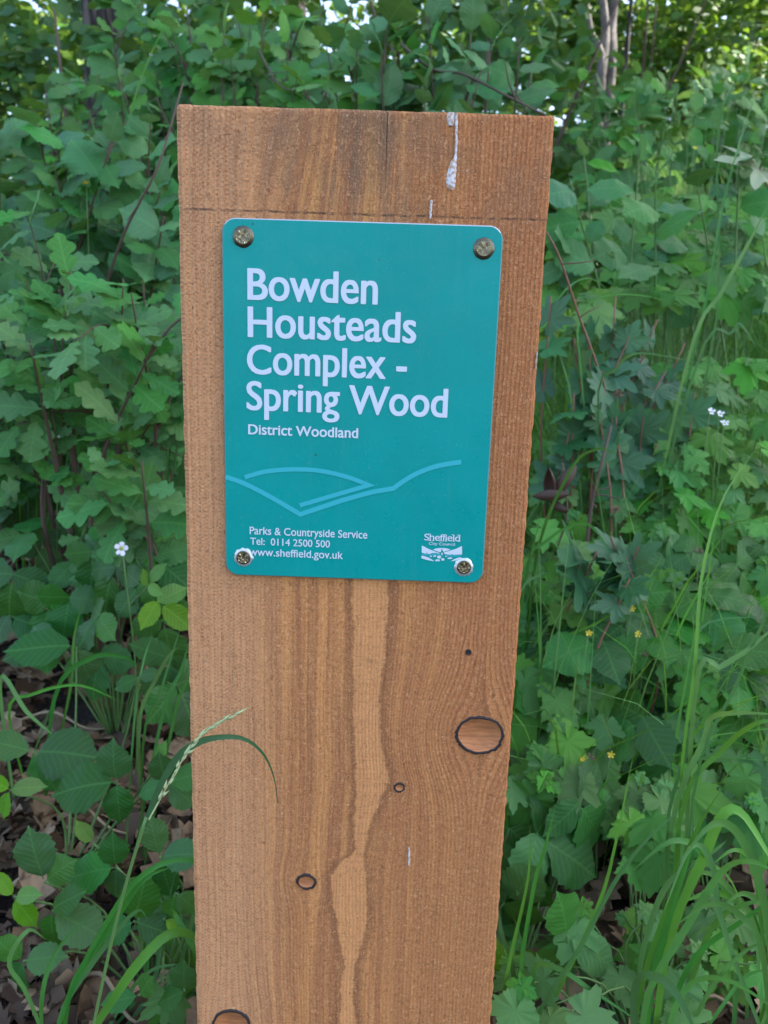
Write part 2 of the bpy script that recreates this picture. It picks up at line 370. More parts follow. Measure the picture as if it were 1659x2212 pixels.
    c = q.mix(q.math('MULTIPLY', q.ss(ln, .0009, .0003), q.ss(q.noise(vec(x, 200, z, 500), 1, 4, .7), .38, .62, .0, .8)), c, (.055, .040, .035))
    # drying check below the top edge
    ckx, ckz = board(835, 330)
    ck = q.math('ABSOLUTE', q.math('SUBTRACT', x, q.math('MULTIPLY_ADD', q.noise(vec(x, 0, z, 120), 1, 3), .0010, ckx - .0005)))
    ckm = q.math('MULTIPLY', q.ss(ck, .00036, .00012), q.ss(z, ckz - .03, ckz + .01)); c = q.mix(q.math('MULTIPLY', ckm, .7), c, (.03, .02, .015))
    q.set(q.b.inputs['Base Color'], c); q.b.inputs['Roughness'].default_value = .72; q.b.inputs['Specular IOR Level'].default_value = .25
    h = q.math('ADD', q.math('MULTIPLY', fuzz, q.math('MULTIPLY_ADD', pm, -.7, 1.0)), q.math('MULTIPLY', lines, .25))
    h = q.math('ADD', h, q.math('MULTIPLY', saw, .35)); h = q.math('SUBTRACT', h, q.math('MULTIPLY', ckm, 1.5)); h = q.math('ADD', h, q.math('MULTIPLY', dots, q.math('MULTIPLY', lf, .2)))
    q.set(q.b.inputs['Normal'], q.bump(h, 1.0, .0016))
    M['timber'] = q.m; o.data.materials.clear(); o.data.materials.append(q.m); bo.data.materials.clear(); bo.data.materials.append(q.m)
    # ---- knots
    kq = NT('knot_wood'); O = kq.n('ShaderNodeSeparateXYZ', {0: kq.n('ShaderNodeTexCoord').outputs['Object']})
    kn = kq.noise(kq.xyz(kq.math('MULTIPLY', O.outputs[0], 90), kq.math('MULTIPLY', O.outputs[2], 520), 0.0), 1, 4, .65)
    kc = kq.mix(kq.ss(kn, .35, .7), (.54, .205, .072), (.34, .122, .044)); kq.set(kq.b.inputs['Base Color'], kc); kq.b.inputs['Roughness'].default_value = .7
    kq.set(kq.b.inputs['Normal'], kq.bump(kn, .5, .0006))
    rq = plain('knot_bark_ring', (.022, .015, .014), .7)
    for j, (px, py, a, b) in enumerate(KNOTS):
        kx, kz = board(px, py); ex_, _ = board(px + a, py); _, ez_ = board(px, py - b); ra, rb = ex_ - kx, ez_ - kz
        n = 64; wr = .0018 if j in (0, 2, 3) else .0011
        if j == 4: wr = .0006
        Vk = []; Fk = []; mi = []
        rr = [fbm(np.array([2 + 2.2 * math.cos(t) + j * 5]), np.array([3 + 2.2 * math.sin(t)]), 50 + j, 3)[0] for t in np.linspace(0, 2 * math.pi, n, endpoint=False)]
        wv = [vnoise(np.array([5 + 1.4 * math.cos(t) + j * 7]), np.array([5 + 1.4 * math.sin(t)]), 60 + j)[0] for t in np.linspace(0, 2 * math.pi, n, endpoint=False)]
        rr2 = [random.Random(k * 7 + j).random() for k in range(n)]
        for ringi in range(4):
            for k in range(n):
                t = 2 * math.pi * k / n; s = 1 + .16 * (rr[k] - .5) + .018 * (rr2[k] - .5)
                wk = wr * (.38 + .95 * wv[k]) * (.85 + .3 * rr2[k])
                d = (wk + .0004, wk * .8, wk * .12, 0)[ringi] - wr * .5
                yv = (.0004, -.0009, -.0009, -.0005)[ringi]
                Vk.append((kx + math.cos(t) * max(ra * s + d - wr * .4, .0003), yv, kz + math.sin(t) * max(rb * s + d - wr * .4, .0003)))
        for ringi in range(3):
            for k in range(n):
                k2 = (k + 1) % n; Fk.append((ringi * n + k, ringi * n + k2, (ringi + 1) * n + k2, (ringi + 1) * n + k)); mi.append(1)
        Vk.append((kx, -.0007, kz)); ce = len(Vk) - 1
        for k in range(n): Fk.append((3 * n + (k + 1) % n, ce, 3 * n + k)); mi.append(0 if j != 4 else 1)
        mesh_obj('knot', Vk, [f[::-1] for f in Fk], None, o, mats=[kq.m, rq], mi=mi)
    # ---- bird droppings: thin white runs
    dq = NT('bird_dropping'); dn = dq.noise(dq.n('ShaderNodeTexCoord').outputs['Object'], 700, 3)
    dq.set(dq.b.inputs['Base Color'], dq.mix(dq.ss(dn, .40, .58), (.50, .30, .18), (.70, .68, .69))); dq.b.inputs['Roughness'].default_value = .8
    def run(pts, nm='bird_dropping', seed=0):
        Vd = []; Fd = []
        path = []
        for k in range(len(pts) - 1):
            for s in range(5):
                t = s / 5; path.append([pts[k][q_] * (1 - t) + pts[k + 1][q_] * t for q_ in range(3)])
        path.append(list(pts[-1])); rn = random.Random(seed)
        for px, py, wd in path:
            xx, zz = board(px, py); ww = wd / FPX * .30 * rn.uniform(.85, 1.15); xx += rn.uniform(-1, 1) * .0002
            Vd += [(xx - ww, .0003, zz), (xx - ww * .6, -.0008, zz), (xx + ww * .6, -.0008, zz), (xx + ww, .0003, zz)]
        for k in range(len(path) - 1):
            for s in range(3): Fd.append((k * 4 + s, k * 4 + s + 1, k * 4 + s + 5, k * 4 + s + 4))
        mesh_obj(nm, Vd, [f[::-1] for f in Fd], dq.m, o)
    run([(974, 243, 10), (973, 258, 13), (974, 272, 7)], seed=1)
    run([(985, 244, 5), (986, 290, 4), (985, 335, 4), (980, 352, 10), (974, 378, 14), (973, 400, 15), (975, 411, 6)], seed=2)
    run([(932, 433, 5), (931, 448, 4), (929, 474, 3)], seed=3)
    run([(884, 1828, 2), (884, 1845, 4), (883, 1868, 3)], seed=4)
    run([(1160, 760, 1.5), (1159, 778, 3), (1157, 798, 1.5)], seed=5)
    return root
post = build_post()

# ------------------------------------------------------------------ the notice
SW, SH, SX, SZ = .1500, .1978, .0002, TOP - .1545
PT = .0022                                       # plate thickness
def sg(px, py):
    p = at(px, py, -PT - .0012); return p.x, p.z
k_ = 1659 / 3024
def rrect(w, h, r, n=8):
    out = []
    for cx, cz, a0 in ((w / 2 - r, h / 2 - r, 0), (-w / 2 + r, h / 2 - r, 90), (-w / 2 + r, -h / 2 + r, 180), (w / 2 - r, -h / 2 + r, 270)):
        for k in range(n + 1):
            a = R(a0 + 90 * k / n); out.append((cx + r * math.cos(a), cz + r * math.sin(a)))
    return out
def teal_mat():
    q = NT('teal_enamel'); o = q.n('ShaderNodeTexCoord').outputs['Object']
    n = q.noise(o, 25, 3); c = q.mix(q.ss(n, .35, .7), (.000, .300, .266), (.000, .320, .284))
    d = q.n('ShaderNodeTexVoronoi', {'Vector': o, 'Scale': 62.0}).outputs[0]; dn = q.noise(o, 31, 2)
    c = q.mix(q.math('MULTIPLY', q.ss(d, .05, .03), q.ss(dn, .52, .6, 0, .75)), c, (.02, .05, .05))
    so_ = q.n('ShaderNodeMapping', {'Vector': o, 'Scale': (160, 1, 9)}).outputs[0]; st = q.noise(so_, 1.0, 4, .65)
    c = q.mix(q.ss(st, .52, .72, 0, .03), c, (.30, .42, .40)); du = q.noise(o, 900, 2); c = q.mix(q.ss(du, .66, .74, 0, .22), c, (.34, .42, .40))
    q.set(q.b.inputs['Base Color'], c); q.set(q.b.inputs['Roughness'], q.ss(q.noise(o, 90, 4), .3, .7, .26, .42)); q.b.inputs['Specular IOR Level'].default_value = .22
    q.set(q.b.inputs['Normal'], q.bump(q.noise(o, 14, 2), .12, .004)); return q.m
M['teal'] = teal_mat()
M['print_white'] = plain('white_print', (.66, .71, .77), .45, 0, .25)
M['print_cyan'] = plain('cyan_print', (.040, .440, .480), .45, 0, .25)
M['print_teal'] = plain('teal_print', (.01, .20, .24), .45, 0, .25)
M['edge'] = plain('painted_plate_edge', (.10, .26, .26), .4)
M['alu_highlight'] = plain('aluminium_and_highlight', (.62, .64, .66), .38, .6)  # washer and back metal, also the painted highlight on the plate's top rim
def screw_mat(): return plain('zinc_screw', (.15, .13, .09), .38, 1.0)
M['screw'] = screw_mat(); M['screw_recess'] = plain('bright_screw_recess', (.75, .66, .46), .25, 1.0)

def build_sign(root):
    yb, yf = -.0009, -.0009 - PT; lean = R(-.04)
    prof = [(0, yb), (0, yf + .0005), (.0004, yf + .0001), (.0006, yf)]
    V = []; F = []; mi = []; n = len(rrect(SW, SH, .0075))
    for ins, y in prof:
        for x, z in rrect(SW - 2 * ins, SH - 2 * ins, .0075 - ins): V.append((SX + x, y, SZ + z))
    for r_ in range(3):
        for k in range(n):
            k2 = (k + 1) % n; F.append((r_ * n + k, r_ * n + k2, (r_ + 1) * n + k2, (r_ + 1) * n + k)); mi.append(1 if min(V[k][2], V[k2][2]) > SZ + SH / 2 - .004 else 2)  # top rim faces take the bright metal, painting in the sky highlight
    F.append(tuple(range(3 * n, 4 * n))); mi.append(0); F.append(tuple(range(n - 1, -1, -1))); mi.append(1)
    plate = mesh_obj('sign_plate', V, [f[::-1] for f in F], None, root, smooth=False, mats=[M['teal'], M['alu_highlight'], M['edge']], mi=mi)
    plate['label'] = 'teal rectangular notice plate with rounded corners and white lettering'
    ylet = yf - .00025
    dg = None
    def text(body, l, r, capt, offs, name='lettering', mat='print_white', capn=None, serif=False, space=1.0):
        """l, r: source-picture points where the baseline starts and ends; capt: top of the first capital"""
        def glyphs(b):
            cu = bpy.data.curves.new('lettering', 'FONT'); cu.body = b; cu.size = 1.0; cu.space_character = space; cu.resolution_u = 5
            t = bpy.data.objects.new('lettering', cu); col.objects.link(t); bpy.context.view_layer.update()
            me = bpy.data.meshes.new_from_object(t.evaluated_get(bpy.context.evaluated_depsgraph_get())); bpy.data.objects.remove(t)
            co = np.array([v.co[:] for v in me.vertices]); return co, [tuple(p.vertices) for p in me.polygons]
        cap = glyphs('H')[0][:, 1].max(); co, fc = glyphs(body)
        x0, x1 = co[:, 0].min(), co[:, 0].max(); n_ = len(co)
        lx, lz = sg(l[0] * k_, l[1] * k_); rx, rz = sg(r[0] * k_, r[1] * k_); tx, tz = sg(capt[0] * k_, capt[1] * k_)
        u = (co[:, 0] - x0) / (x1 - x0); v = co[:, 1] / cap
        # tall lower-case letters: raise the x-height of everything but capitals, figures and signs
        xh = glyphs('x')[0][:, 1].max() / cap; adv = lambda b: (glyphs(b + 'I')[0][:, 0].max() - glyphs('I')[0][:, 0].max()) if b else -1.0
        low = np.ones(n_, bool)
        for ci, ch_ in enumerate(body):
            if not ch_.islower() and ch_ not in '-. ': low &= ~((co[:, 0] >= adv(body[:ci]) - .004) & (co[:, 0] < adv(body[:ci + 1]) - .004))
        NX = .735; v = np.where(low & (v > 0), np.where(v < xh, v / xh * NX, NX + (v - xh) / (1.0 - xh) * (1.0 - NX)), v); hh = tz - lz; dl = offs * hh / cap; V = []; F = []
        # heavier strokes: the same outlines laid down a hair apart
        for q_, (ox, oz) in enumerate(((0, 0), (1, 0), (-1, 0), (.7, .6), (-.7, .6), (.7, -.6), (-.7, -.6))):
            P = np.stack([lx + dl + u * (rx - lx - 2 * dl) + ox * dl, np.full(n_, ylet - .000012 * q_), lz + u * (rz - lz) + v * hh + oz * dl * .8], 1)
            F += [tuple(k + len(V) for k in f) for f in fc]; V += P.tolist()
        o = mesh_obj(name, V, F, M[mat], plate, smooth=False); o['label'] = 'printed words reading ' + body
        # a thin slip of depth so the print sits on the plate
        return o
    text('Bowden', (974, 1178), (1487, 1198), (974, 1057), .021)
    text('Housteads', (975, 1325), (1638, 1350), (975, 1208), .021)
    text('Complex -', (972, 1470), (1601, 1494), (972, 1358), .021)
    text('Spring Wood', (970, 1612), (1761, 1643), (970, 1502), .021)
    text('District Woodland', (977, 1709), (1410, 1725), (977, 1671), .024)
    text('Parks & Countryside Service', (983, 2103), (1446, 2121), (983, 2074), .013)
    text('Tel:  0114 2500 500', (985, 2144), (1299, 2156), (985, 2117), .013)
    text('www.sheffield.gov.uk', (982, 2187), (1350, 2201), (982, 2159), .013)
    text('Sheffield', (1670, 2127), (1811, 2132), (1670, 2102), .012, 'council_lettering', space=.92)
    text('City Council', (1688, 2145), (1791, 2149), (1688, 2135), .016, 'council_lettering')
    # small serifs for the council name: feet and flags
    sv = []; sf = []
    def bar(x0, x1, y, h=2.3):
        for dx, dy in ((x0, y), (x1, y), (x1, y - h), (x0, y - h)):
            a, b = sg((1560 + dx * .2411) * k_, (2020 + dy * .2411) * k_ - 0); sv.append((a, ylet - .00005, b))
        sf.append(tuple(range(len(sv) - 4, len(sv))))
    for a, b, y in ((525, 572, 456), (578, 612, 458), (700, 735, 461), (748, 783, 462), (795, 835, 463), (922, 960, 466), (1010, 1046, 469)): bar(a, b, y, 9)
    for a, b, y in ((520, 548, 346), (905, 935, 360), (995, 1030, 365)): bar(a, b, y, 9)
    mesh_obj('serif_strokes', sv, [f for f in sf], M['print_white'], plate, smooth=False)

    def stroke(path, wd, y, name, mat, origin=(840, 1700), f=.7233):
        P = [Vector((*sg((origin[0] + a * f) * k_, (origin[1] + b * f) * k_), 0)) for a, b in path]; hw = wd * f * k_ / FPX * .435 / 2
        L = []; Rr = []
        for i in range(len(P)):
            d0 = (P[i] - P[i - 1]).normalized() if i else (P[1] - P[0]).normalized(); d1 = (P[i + 1] - P[i]).normalized() if i < len(P) - 1 else d0
            n0 = Vector((-d0.y, d0.x, 0)); n1 = Vector((-d1.y, d1.x, 0)); m = (n0 + n1)
            m = m.normalized() if m.length > 1e-6 else n0; s = min(hw / max(m.dot(n0), .2), hw * 4.5)
            L.append(P[i] + m * s); Rr.append(P[i] - m * s)
        V = [(p.x, y, p.y) for p in L] + [(p.x, y, p.y) for p in Rr]; n = len(P)
        return mesh_obj(name, V, [(i, i + 1, n + i + 1, n + i)[::-1] for i in range(n - 1)], M[mat], plate, smooth=False)
    def sm2(pts, n): return [(p.x, p.y) for p in smooth_path([Vector((a, b, 0)) for a, b in pts], n)]
    lineA = sm2([(67, 246), (150, 274), (250, 322), (350, 377), (473, 450)], 18) + sm2([(700, 374), (860, 330), (980, 309)], 8) + sm2([(980, 309), (1040, 266), (1110, 226), (1200, 192), (1280, 175), (1350, 165)], 16)[1:]
    stroke(lineA, 26, ylet, 'valley_line', 'print_cyan')
    arc = sm2([(170, 248), (260, 222), (350, 209), (450, 205), (550, 209), (650, 226), (750, 253), (846, 291)], 24) + [(470, 401)]
    stroke(arc, 24, ylet, 'hill_line', 'print_cyan')
    # council emblem: hills, dome, town
    def poly(pts, y, name, mat):
        V = [];
        for a, b in pts:
            x, z = sg((1560 + a * .2411) * k_, (2020 + b * .2411) * k_); V.append((x, y, z))
        bm = bmesh.new(); vs_ = [bm.verts.new(v) for v in V]; f = bm.faces.new(vs_); bmesh.ops.triangulate(bm, faces=[f]); bmesh.ops.recalc_face_normals(bm, faces=bm.faces)
        if sum(ff.normal.y for ff in bm.faces) > 0: bmesh.ops.reverse_faces(bm, faces=bm.faces)
        me = bpy.data.meshes.new(name); bm.to_mesh(me); bm.free(); me.materials.append(M[mat]); o = bpy.data.objects.new(name, me); col.objects.link(o); o.parent = plate
    y1, y2 = ylet, ylet - .0001
    left = [(417, 532), (450, 545), (500, 572), (560, 600), (620, 622), (690, 648), (715, 655), (700, 665), (640, 650), (590, 655), (540, 672), (508, 665), (500, 630), (493, 668), (470, 660), (440, 650), (417, 655)]
    rightp = [(1075, 540), (1040, 553), (985, 582), (920, 602), (860, 620), (780, 645), (775, 660), (800, 672), (850, 680), (900, 682), (912, 668), (930, 684), (975, 680), (1020, 678), (1075, 680)]
    dome = [(598, 600), (640, 582), (690, 574), (740, 571), (800, 574), (850, 584), (887, 600), (770, 636), (762, 620), (748, 582), (735, 620), (722, 642), (690, 632)]
    poly(left, y1, 'emblem_hill', 'print_white'); poly(rightp, y1, 'emblem_hill', 'print_white'); poly(dome, y1, 'emblem_dome', 'print_white')
    poly([(412, 694), (450, 700), (520, 725), (580, 755), (622, 788), (540, 775), (470, 758), (410, 737)], y1, 'emblem_field', 'print_white')
    poly([(1062, 722), (1000, 732), (940, 758), (890, 790), (960, 778), (1040, 762), (1062, 750)], y1, 'emblem_field', 'print_white')
    for pts in ([(668, 705), (700, 692), (735, 708), (728, 740), (700, 745), (670, 735)], [(735, 742), (775, 735), (790, 755), (780, 778), (740, 775)], [(632, 768), (670, 755), (715, 762), (712, 788), (640, 785)], [(832, 738), (880, 722), (925, 735), (905, 748), (850, 752)], [(600, 700), (640, 688), (655, 700), (640, 716), (606, 714)],
                [(738, 655), (748, 640), (758, 655), (758, 690), (738, 690)], [(800, 700), (830, 695), (836, 712), (806, 716)], [(545, 702), (580, 694), (588, 712), (550, 716)]):
        poly(pts, y1, 'emblem_roof', 'print_white')
    poly([(425, 668), (450, 655), (500, 672), (560, 680), (600, 664), (640, 660), (700, 672), (735, 690), (735, 705), (690, 684), (600, 690), (540, 694), (480, 690), (425, 684)], y1, 'emblem_town', 'print_cyan')
    poly([(800, 684), (860, 692), (940, 694), (1060, 690), (1060, 706), (960, 715), (860, 712), (800, 696)], y1, 'emblem_town', 'print_cyan')
    # ---- screws
    def screw(px, py, rad, rot, dent):
        sx, sz = sg(px, py); nr, na = 16, 48; V = []; F = []
        for i in range(nr + 1):
            r_ = rad * (i / nr) if i < nr else rad
            for k in range(na):
                t = 2 * math.pi * k / na; x, z = r_ * math.cos(t), r_ * math.sin(t); q = i / nr
                h = .0013 if q < .8 else .0013 * (1 - ((q - .8) / .2) ** 2 * .6)
                tt = t + rot; arm = min(abs(math.sin(tt)), abs(math.cos(tt))) * q; diag = min(abs(math.sin(tt + math.pi / 4)), abs(math.cos(tt + math.pi / 4))) * q
                rec = 0
                if q < .66 and arm < .15: h -= .0008 * (1 - q * .6)
                if q < .28: h -= .0003
                if .25 < q < .72 and diag < .07: h -= .0004
                if i == nr: h = .0
                V.append((sx + x, yf - h, sz + z))
        for i in range(nr):
            for k in range(na):
                k2 = (k + 1) % na; F.append((i * na + k, i * na + k2, (i + 1) * na + k2, (i + 1) * na + k))
        mi_ = []
        for f in F:
            ys_ = [V[k][1] for k in f]; rq_ = max(math.hypot(V[k][0] - sx, V[k][2] - sz) for k in f) / rad
            mi_.append(1 if max(ys_) - min(ys_) > .00018 and rq_ < .8 else 0)
        o = mesh_obj('screw', V, [f[::-1] for f in F], None, plate, smooth=False, mats=[M['screw'], M['screw_recess']], mi=mi_)
        # bright burred ring under the head
        V, F = [], []; rn = random.Random(int(px))
        for k in range(36):
            t = 2 * math.pi * k / 36; j = rn.uniform(-.00025, .00035) * (1.6 if dent else .6)
            for r_, y in ((rad - .0006, yf - .0009), (rad + .0003 + j * .4, yf - .0008), (rad + .0009 + j + dent * .0004, yf + .0002)):
                V.append((sx + r_ * math.cos(t), y, sz + r_ * math.sin(t)))
        for k in range(36):
            k2 = (k + 1) % 36
            for s in range(2): F.append((k * 3 + s, k2 * 3 + s, k2 * 3 + s + 1, k * 3 + s + 1))
        mesh_obj('screw_washer', V, [f[::-1] for f in F], M['alu_highlight'] if dent else M['screw'], plate)
    screw(525, 511, .0049, .35, 0); screw(1045, 537, .0049, .6, 0); screw(526, 1204, .0044, .2, 1); screw(1002, 1225, .0044, .75, 1)
build_sign(post)

# ------------------------------------------------------------------ leaf shapes (unit length along +Y, face +Z)
def strip_leaf(name, mat, wfun, N, fold, droop, twist=0.0, wave=0.0, seed=0, petiole=.0):
    """pinnate leaf: half-width wfun(t) left/right, folded along the midrib"""
    rn = random.Random(seed); ph = rn.uniform(0, 6)
    V = []; uv = []; F = []
    for i in range(N + 1):
        t = i / N; yy = t; zc = -droop * t * t + .02 * math.sin(t * 5 + ph)
        for s, f in ((-1, 1), (-1, .55), (0, 0), (1, .55), (1, 1)):
            w_, sh = wfun(t, s); xx = s * w_ * f
            zz = zc + fold * abs(xx) - .55 * abs(xx) ** 2 + wave * f * math.sin(t * 17 + ph + s) * (.3 + abs(xx)) + twist * xx * (t - .4)
            V.append((xx, yy + sh * f * (w_ if s else 0), zz)); uv.append((xx, yy))
    for i in range(N):
        for k in range(4):
            a = i * 5 + k; F.append((a, a + 1, a + 6, a + 5))
    if petiole:
        n = len(V); V += [(-.012, -petiole, -.02), (.012, -petiole, -.02), (.010, 0.02, -.004), (-.010, .02, -.004)]; uv += [(0, 0)] * 4; F.append((n, n + 1, n + 2, n + 3))
    o = mesh_obj(name, V, F, mat, uvs=uv); me = o.data; bpy.data.objects.remove(o); return me
def oak_w(seed):
    rn = random.Random(seed); nl = rn.choice((3.4, 4, 3.7)); p = rn.uniform(-.15, .15)
    def f(t, s):
        env = (.05 + .40 * math.sin(math.pi * min(1, t ** .95)) ** .8 * (.35 + .85 * t)) if t < .995 else .02
        ph = (t * nl + p + .14 * s) % 1.0
        lob = .34 + .66 * math.sin(math.pi * ph) ** .6
        if t > .93: lob = .9; env *= max(.05, (1 - t) / .07) ** .5
        if t < .06: lob = .35
        return env * lob * .86, .10
    return f
def haw_w(seed):
    rn = random.Random(seed); p = rn.uniform(-.08, .08)
    def f(t, s):
        env = .06 + .44 * math.sin(math.pi * min(1, .08 + t * .92)) ** .75
        ph = (t * 3.0 + p + .1 * s) % 1.0; lob = .5 + .5 * math.sin(math.pi * ph) ** .6
        if t > .9: env *= max(.03, (1 - t) / .1)
        return env * lob, .22
    return f
def ovate_w(wd, peak, teeth, amp, tip=1.0, seed=0):
    def f(t, s):
        u = t ** (math.log(.5) / math.log(peak)); e = math.sin(math.pi * min(max(u, 0), 1)) ** .72
        tipf = min(1, (1 - t) / .26) ** .85 if tip else 1
        tooth = 1 + amp * ((t * teeth + .13 * s) % 1.0 - .5) * 2
        return max(.004, wd * e * tipf * tooth + .004), .0
    return f
def palm_leaf(name, mat, lobes, teeth, tamp, seed, cup=.12, petiole=.5, core=.46):
    """lobes: (angle from tip direction in degrees, length, half-width in degrees); outline is the union of the lobes"""
    rn = random.Random(seed); n = 84; V = [(0, 0, 0)]; F = []; uv = [(0, 0)]
    ring = []
    for i in range(n):
        th = -180 + 360 * (i + .5) / n; r_ = core
        for a, L, w_ in lobes:
            d = abs((th - a + 180) % 360 - 180)
            if d < w_: r_ = max(r_, L * (1 - (d / w_) ** 1.3) ** .75)
        if abs(th) > 160: r_ *= max(.2, (180 - abs(th)) / 20)
        r_ *= 1 + tamp * (((i * teeth / n) % 1.0) - .5); ring.append((th, r_))
    for fr in (.5, 1.0):
        for th, r_ in ring:
            x, y = r_ * fr * math.sin(R(th)), r_ * fr * math.cos(R(th))
            fold = 0
            for a, L, w_ in lobes:
                d = abs((th - a + 180) % 360 - 180)
                if d < w_: fold = max(fold, 1 - d / w_)
            z = .05 * (1 - fold) * fr - cup * (x * x + y * y) + .03 * math.sin(3 * R(th) + seed) * fr
            V.append((x, y, z)); uv.append((x, y))
    for i in range(n):
        j = (i + 1) % n; F.append((0, 1 + j, 1 + i)); F.append((1 + i, 1 + j, 1 + n + j, 1 + n + i))
    m_ = len(V); V += [(-.012, -petiole, -.06), (.012, -petiole, -.06), (.01, .02, -.004), (-.01, .02, -.004)]; uv += [(0, 0)] * 4; F.append((m_, m_ + 1, m_ + 2, m_ + 3))
    sc_ = 1 / 1.0
    o = mesh_obj(name, V, [f if len(f) > 3 and max(f) >= m_ else f for f in F], mat, uvs=uv); me = o.data; bpy.data.objects.remove(o); return me
LEAF = {
    'oak': [strip_leaf('leaf', M['oak'], oak_w(i), 22, .10 + .05 * (i % 3), .12 + .07 * (i % 2), .3 * ((i % 3) - 1), .03, i, .04) for i in range(5)],
    'haw': [strip_leaf('leaf', M['haw'], haw_w(i), 18, .12, .15, .2 * ((i % 3) - 1), .02, i, .22) for i in range(4)],
    'hazel': [strip_leaf('leaf', M['hazel'], ovate_w((.40, .36, .43, .33)[i], (.46, .42, .5, .45)[i], 15, .11), 24, .16, .14 + .05 * i, .25 * (i - 1), .03, i, .15) for i in range(4)],
    'bramble': [strip_leaf('leaflet', M['bramble'], ovate_w((.40, .36, .43)[i], (.50, .46, .44)[i], 14, .09), 22, .16, .10 + .06 * i, .2 * (i - 1), .03, i, .06) for i in range(3)],
    'bramble_fresh': [strip_leaf('leaflet', M['bramble_fresh'], ovate_w(.42, .5, 13, .06), 22, .16, .1, 0, .03, i, .06) for i in range(2)],
    'bramble_young': [strip_leaf('leaflet', M['bramble_young'], ovate_w(.30, .45, 12, .05), 18, .35, .1, 0, .02, i, .06) for i in range(2)],
    'maple': [palm_leaf('leaf', M['maple'], [(0, 1.0, 27), (-22, .72, 20), (22, .72, 20), (-60, .94, 26), (60, .94, 26), (-84, .66, 18), (84, .66, 18), (-124, .6, 32), (124, .6, 32)], 19, .06, i, .06 + .05 * i, core=.52) for i in range(3)],
    'avens': [palm_leaf('leaf', M['avens'], [(0, 1.0, 40), (-28, .78, 24), (28, .78, 24), (-74, .82, 34), (74, .82, 34), (-100, .6, 24), (100, .6, 24), (-140, .42, 30), (140, .42, 30)], 28, .16, i, .12 + .05 * i) for i in range(3)],
    'pale': [palm_leaf('leaf', M['pale'], [(0, 1.0, 30), (-58, .9, 26), (58, .9, 26), (-118, .6, 26), (118, .6, 26)], 24, .14, 4, .2)],
    'narrow': [strip_leaf('leaf', M['avens'], ovate_w(.24, .42, 10, .14), 20, .25, .15, .1, .03, i, .05) for i in range(2)],
}
CAMDIR = Vector((0, -1, .25)).normalized()
def frame(pos, d, nrm, size, sx=1.0):
    d = d.normalized(); n = (nrm - d * nrm.dot(d))
    n = n.normalized() if n.length > 1e-3 else d.orthogonal().normalized(); x = d.cross(n)
    m = Matrix((x * (size * sx), d * size, n * size)).transposed().to_4x4(); m.translation = pos; return m
def put(kind, parent, pos, d, nrm, size, rn, sx=1.0):
    me = rn.choice(LEAF[kind]); o = bpy.data.objects.new(me.name.split('.')[0], me); col.objects.link(o)
    o.parent = parent; o.matrix_parent_inverse = Matrix.Identity(4)
    m = frame(pos, d, nrm, size, sx); m.translation -= parent.location; o.matrix_local = m; return o
def rv(rn, s=1.0): return Vector((rn.gauss(0, s), rn.gauss(0, s), rn.gauss(0, s)))
def stem(parent, pts, r0, r1, mat, name='stem', n=14, sides=6):
    P = smooth_path(pts, n); V, F = tube([p - parent.location for p in P], r0, r1, sides); mesh_obj(name, V, F, M[mat], parent); return P
def base_of(px, py, Y):
    p = at(px, py, Y); return Vector((p.x, p.y, gz(p.x, p.y)))

# ------------------------------------------------------------------ shrubs and saplings: sprays of leaves on arching stems
def shrub(name, label, cat, root, tips, kind, size, mat='stem_brown', per=9, seed=0, r0=.004, side=2, spread=.06, face=.9, cluster=False, start=.35, group=None, vary=.42, sidelen=.09, sag=.0):
    """root: picture x and Y of the foot; tips: (px, py, Y) stem ends; leaves along each stem and its side twigs"""
    rn = random.Random(seed); b = base_of(root[0], root[1], root[2]); t = thing(name, label, cat, b, group); t['made'] = 1; del t['made']
    up_ = Vector((0, 0, 1))
    for (px, py, Y) in tips:
        tip = at(px, py, Y); mid = b.lerp(tip, .5) + Vector((rn.uniform(-.05, .05), rn.uniform(-.03, .05), .10 * (tip - b).length))
        P = stem(t, [b + rv(rn, .006) * Vector((1, 1, 0)).length * .5, mid, tip], r0, .0009, mat, n=16)
        runs = [P]
        for s in range(side):
            k = rn.randint(6, 14); d = (P[min(k + 1, 15)] - P[k - 1]).normalized(); o_ = (rv(rn).normalized() + d * .8 + Vector((0, -.15, .1))).normalized()
            e = P[k] + o_ * sidelen * rn.uniform(.6, 1.3); e.z -= sag
            runs.append(stem(t, [P[k], P[k].lerp(e, .5) + Vector((0, 0, .01)), e], r0 * .4, .0006, mat, 'twig', n=8, sides=4))
        for ri, Q in enumerate(runs):
            n = per if ri == 0 else max(3, per // 2); m = len(Q) - 1
            for i in range(n):
                f = (start if ri == 0 else .15) + (1 - (start if ri == 0 else .15)) * (i + rn.random() * .5) / n
                if cluster: f = 1 - (1 - f) * .45
                f = min(f, 1); k = min(int(f * m), m - 1); p = Q[k].lerp(Q[k + 1], f * m - k); d = (Q[k + 1] - Q[k]).normalized()
                lat = d.cross(CAMDIR).normalized() * (1 if i % 2 else -1)
                ld = (lat * rn.uniform(.5, 1.0) + d * rn.uniform(.2, .8) + rv(rn, .28) + Vector((0, -.12, -.12))).normalized()
                if i == n - 1: ld = (d + rv(rn, .25) + Vector((0, -.55, -.6))).normalized()
                nr = (up_ * .75 + CAMDIR * face + rv(rn, .32)).normalized()
                put(kind, t, p + ld * size * .06, ld, nr, size * rn.uniform(1 - vary, 1 + vary), rn, rn.uniform(.85, 1.12))
    return t
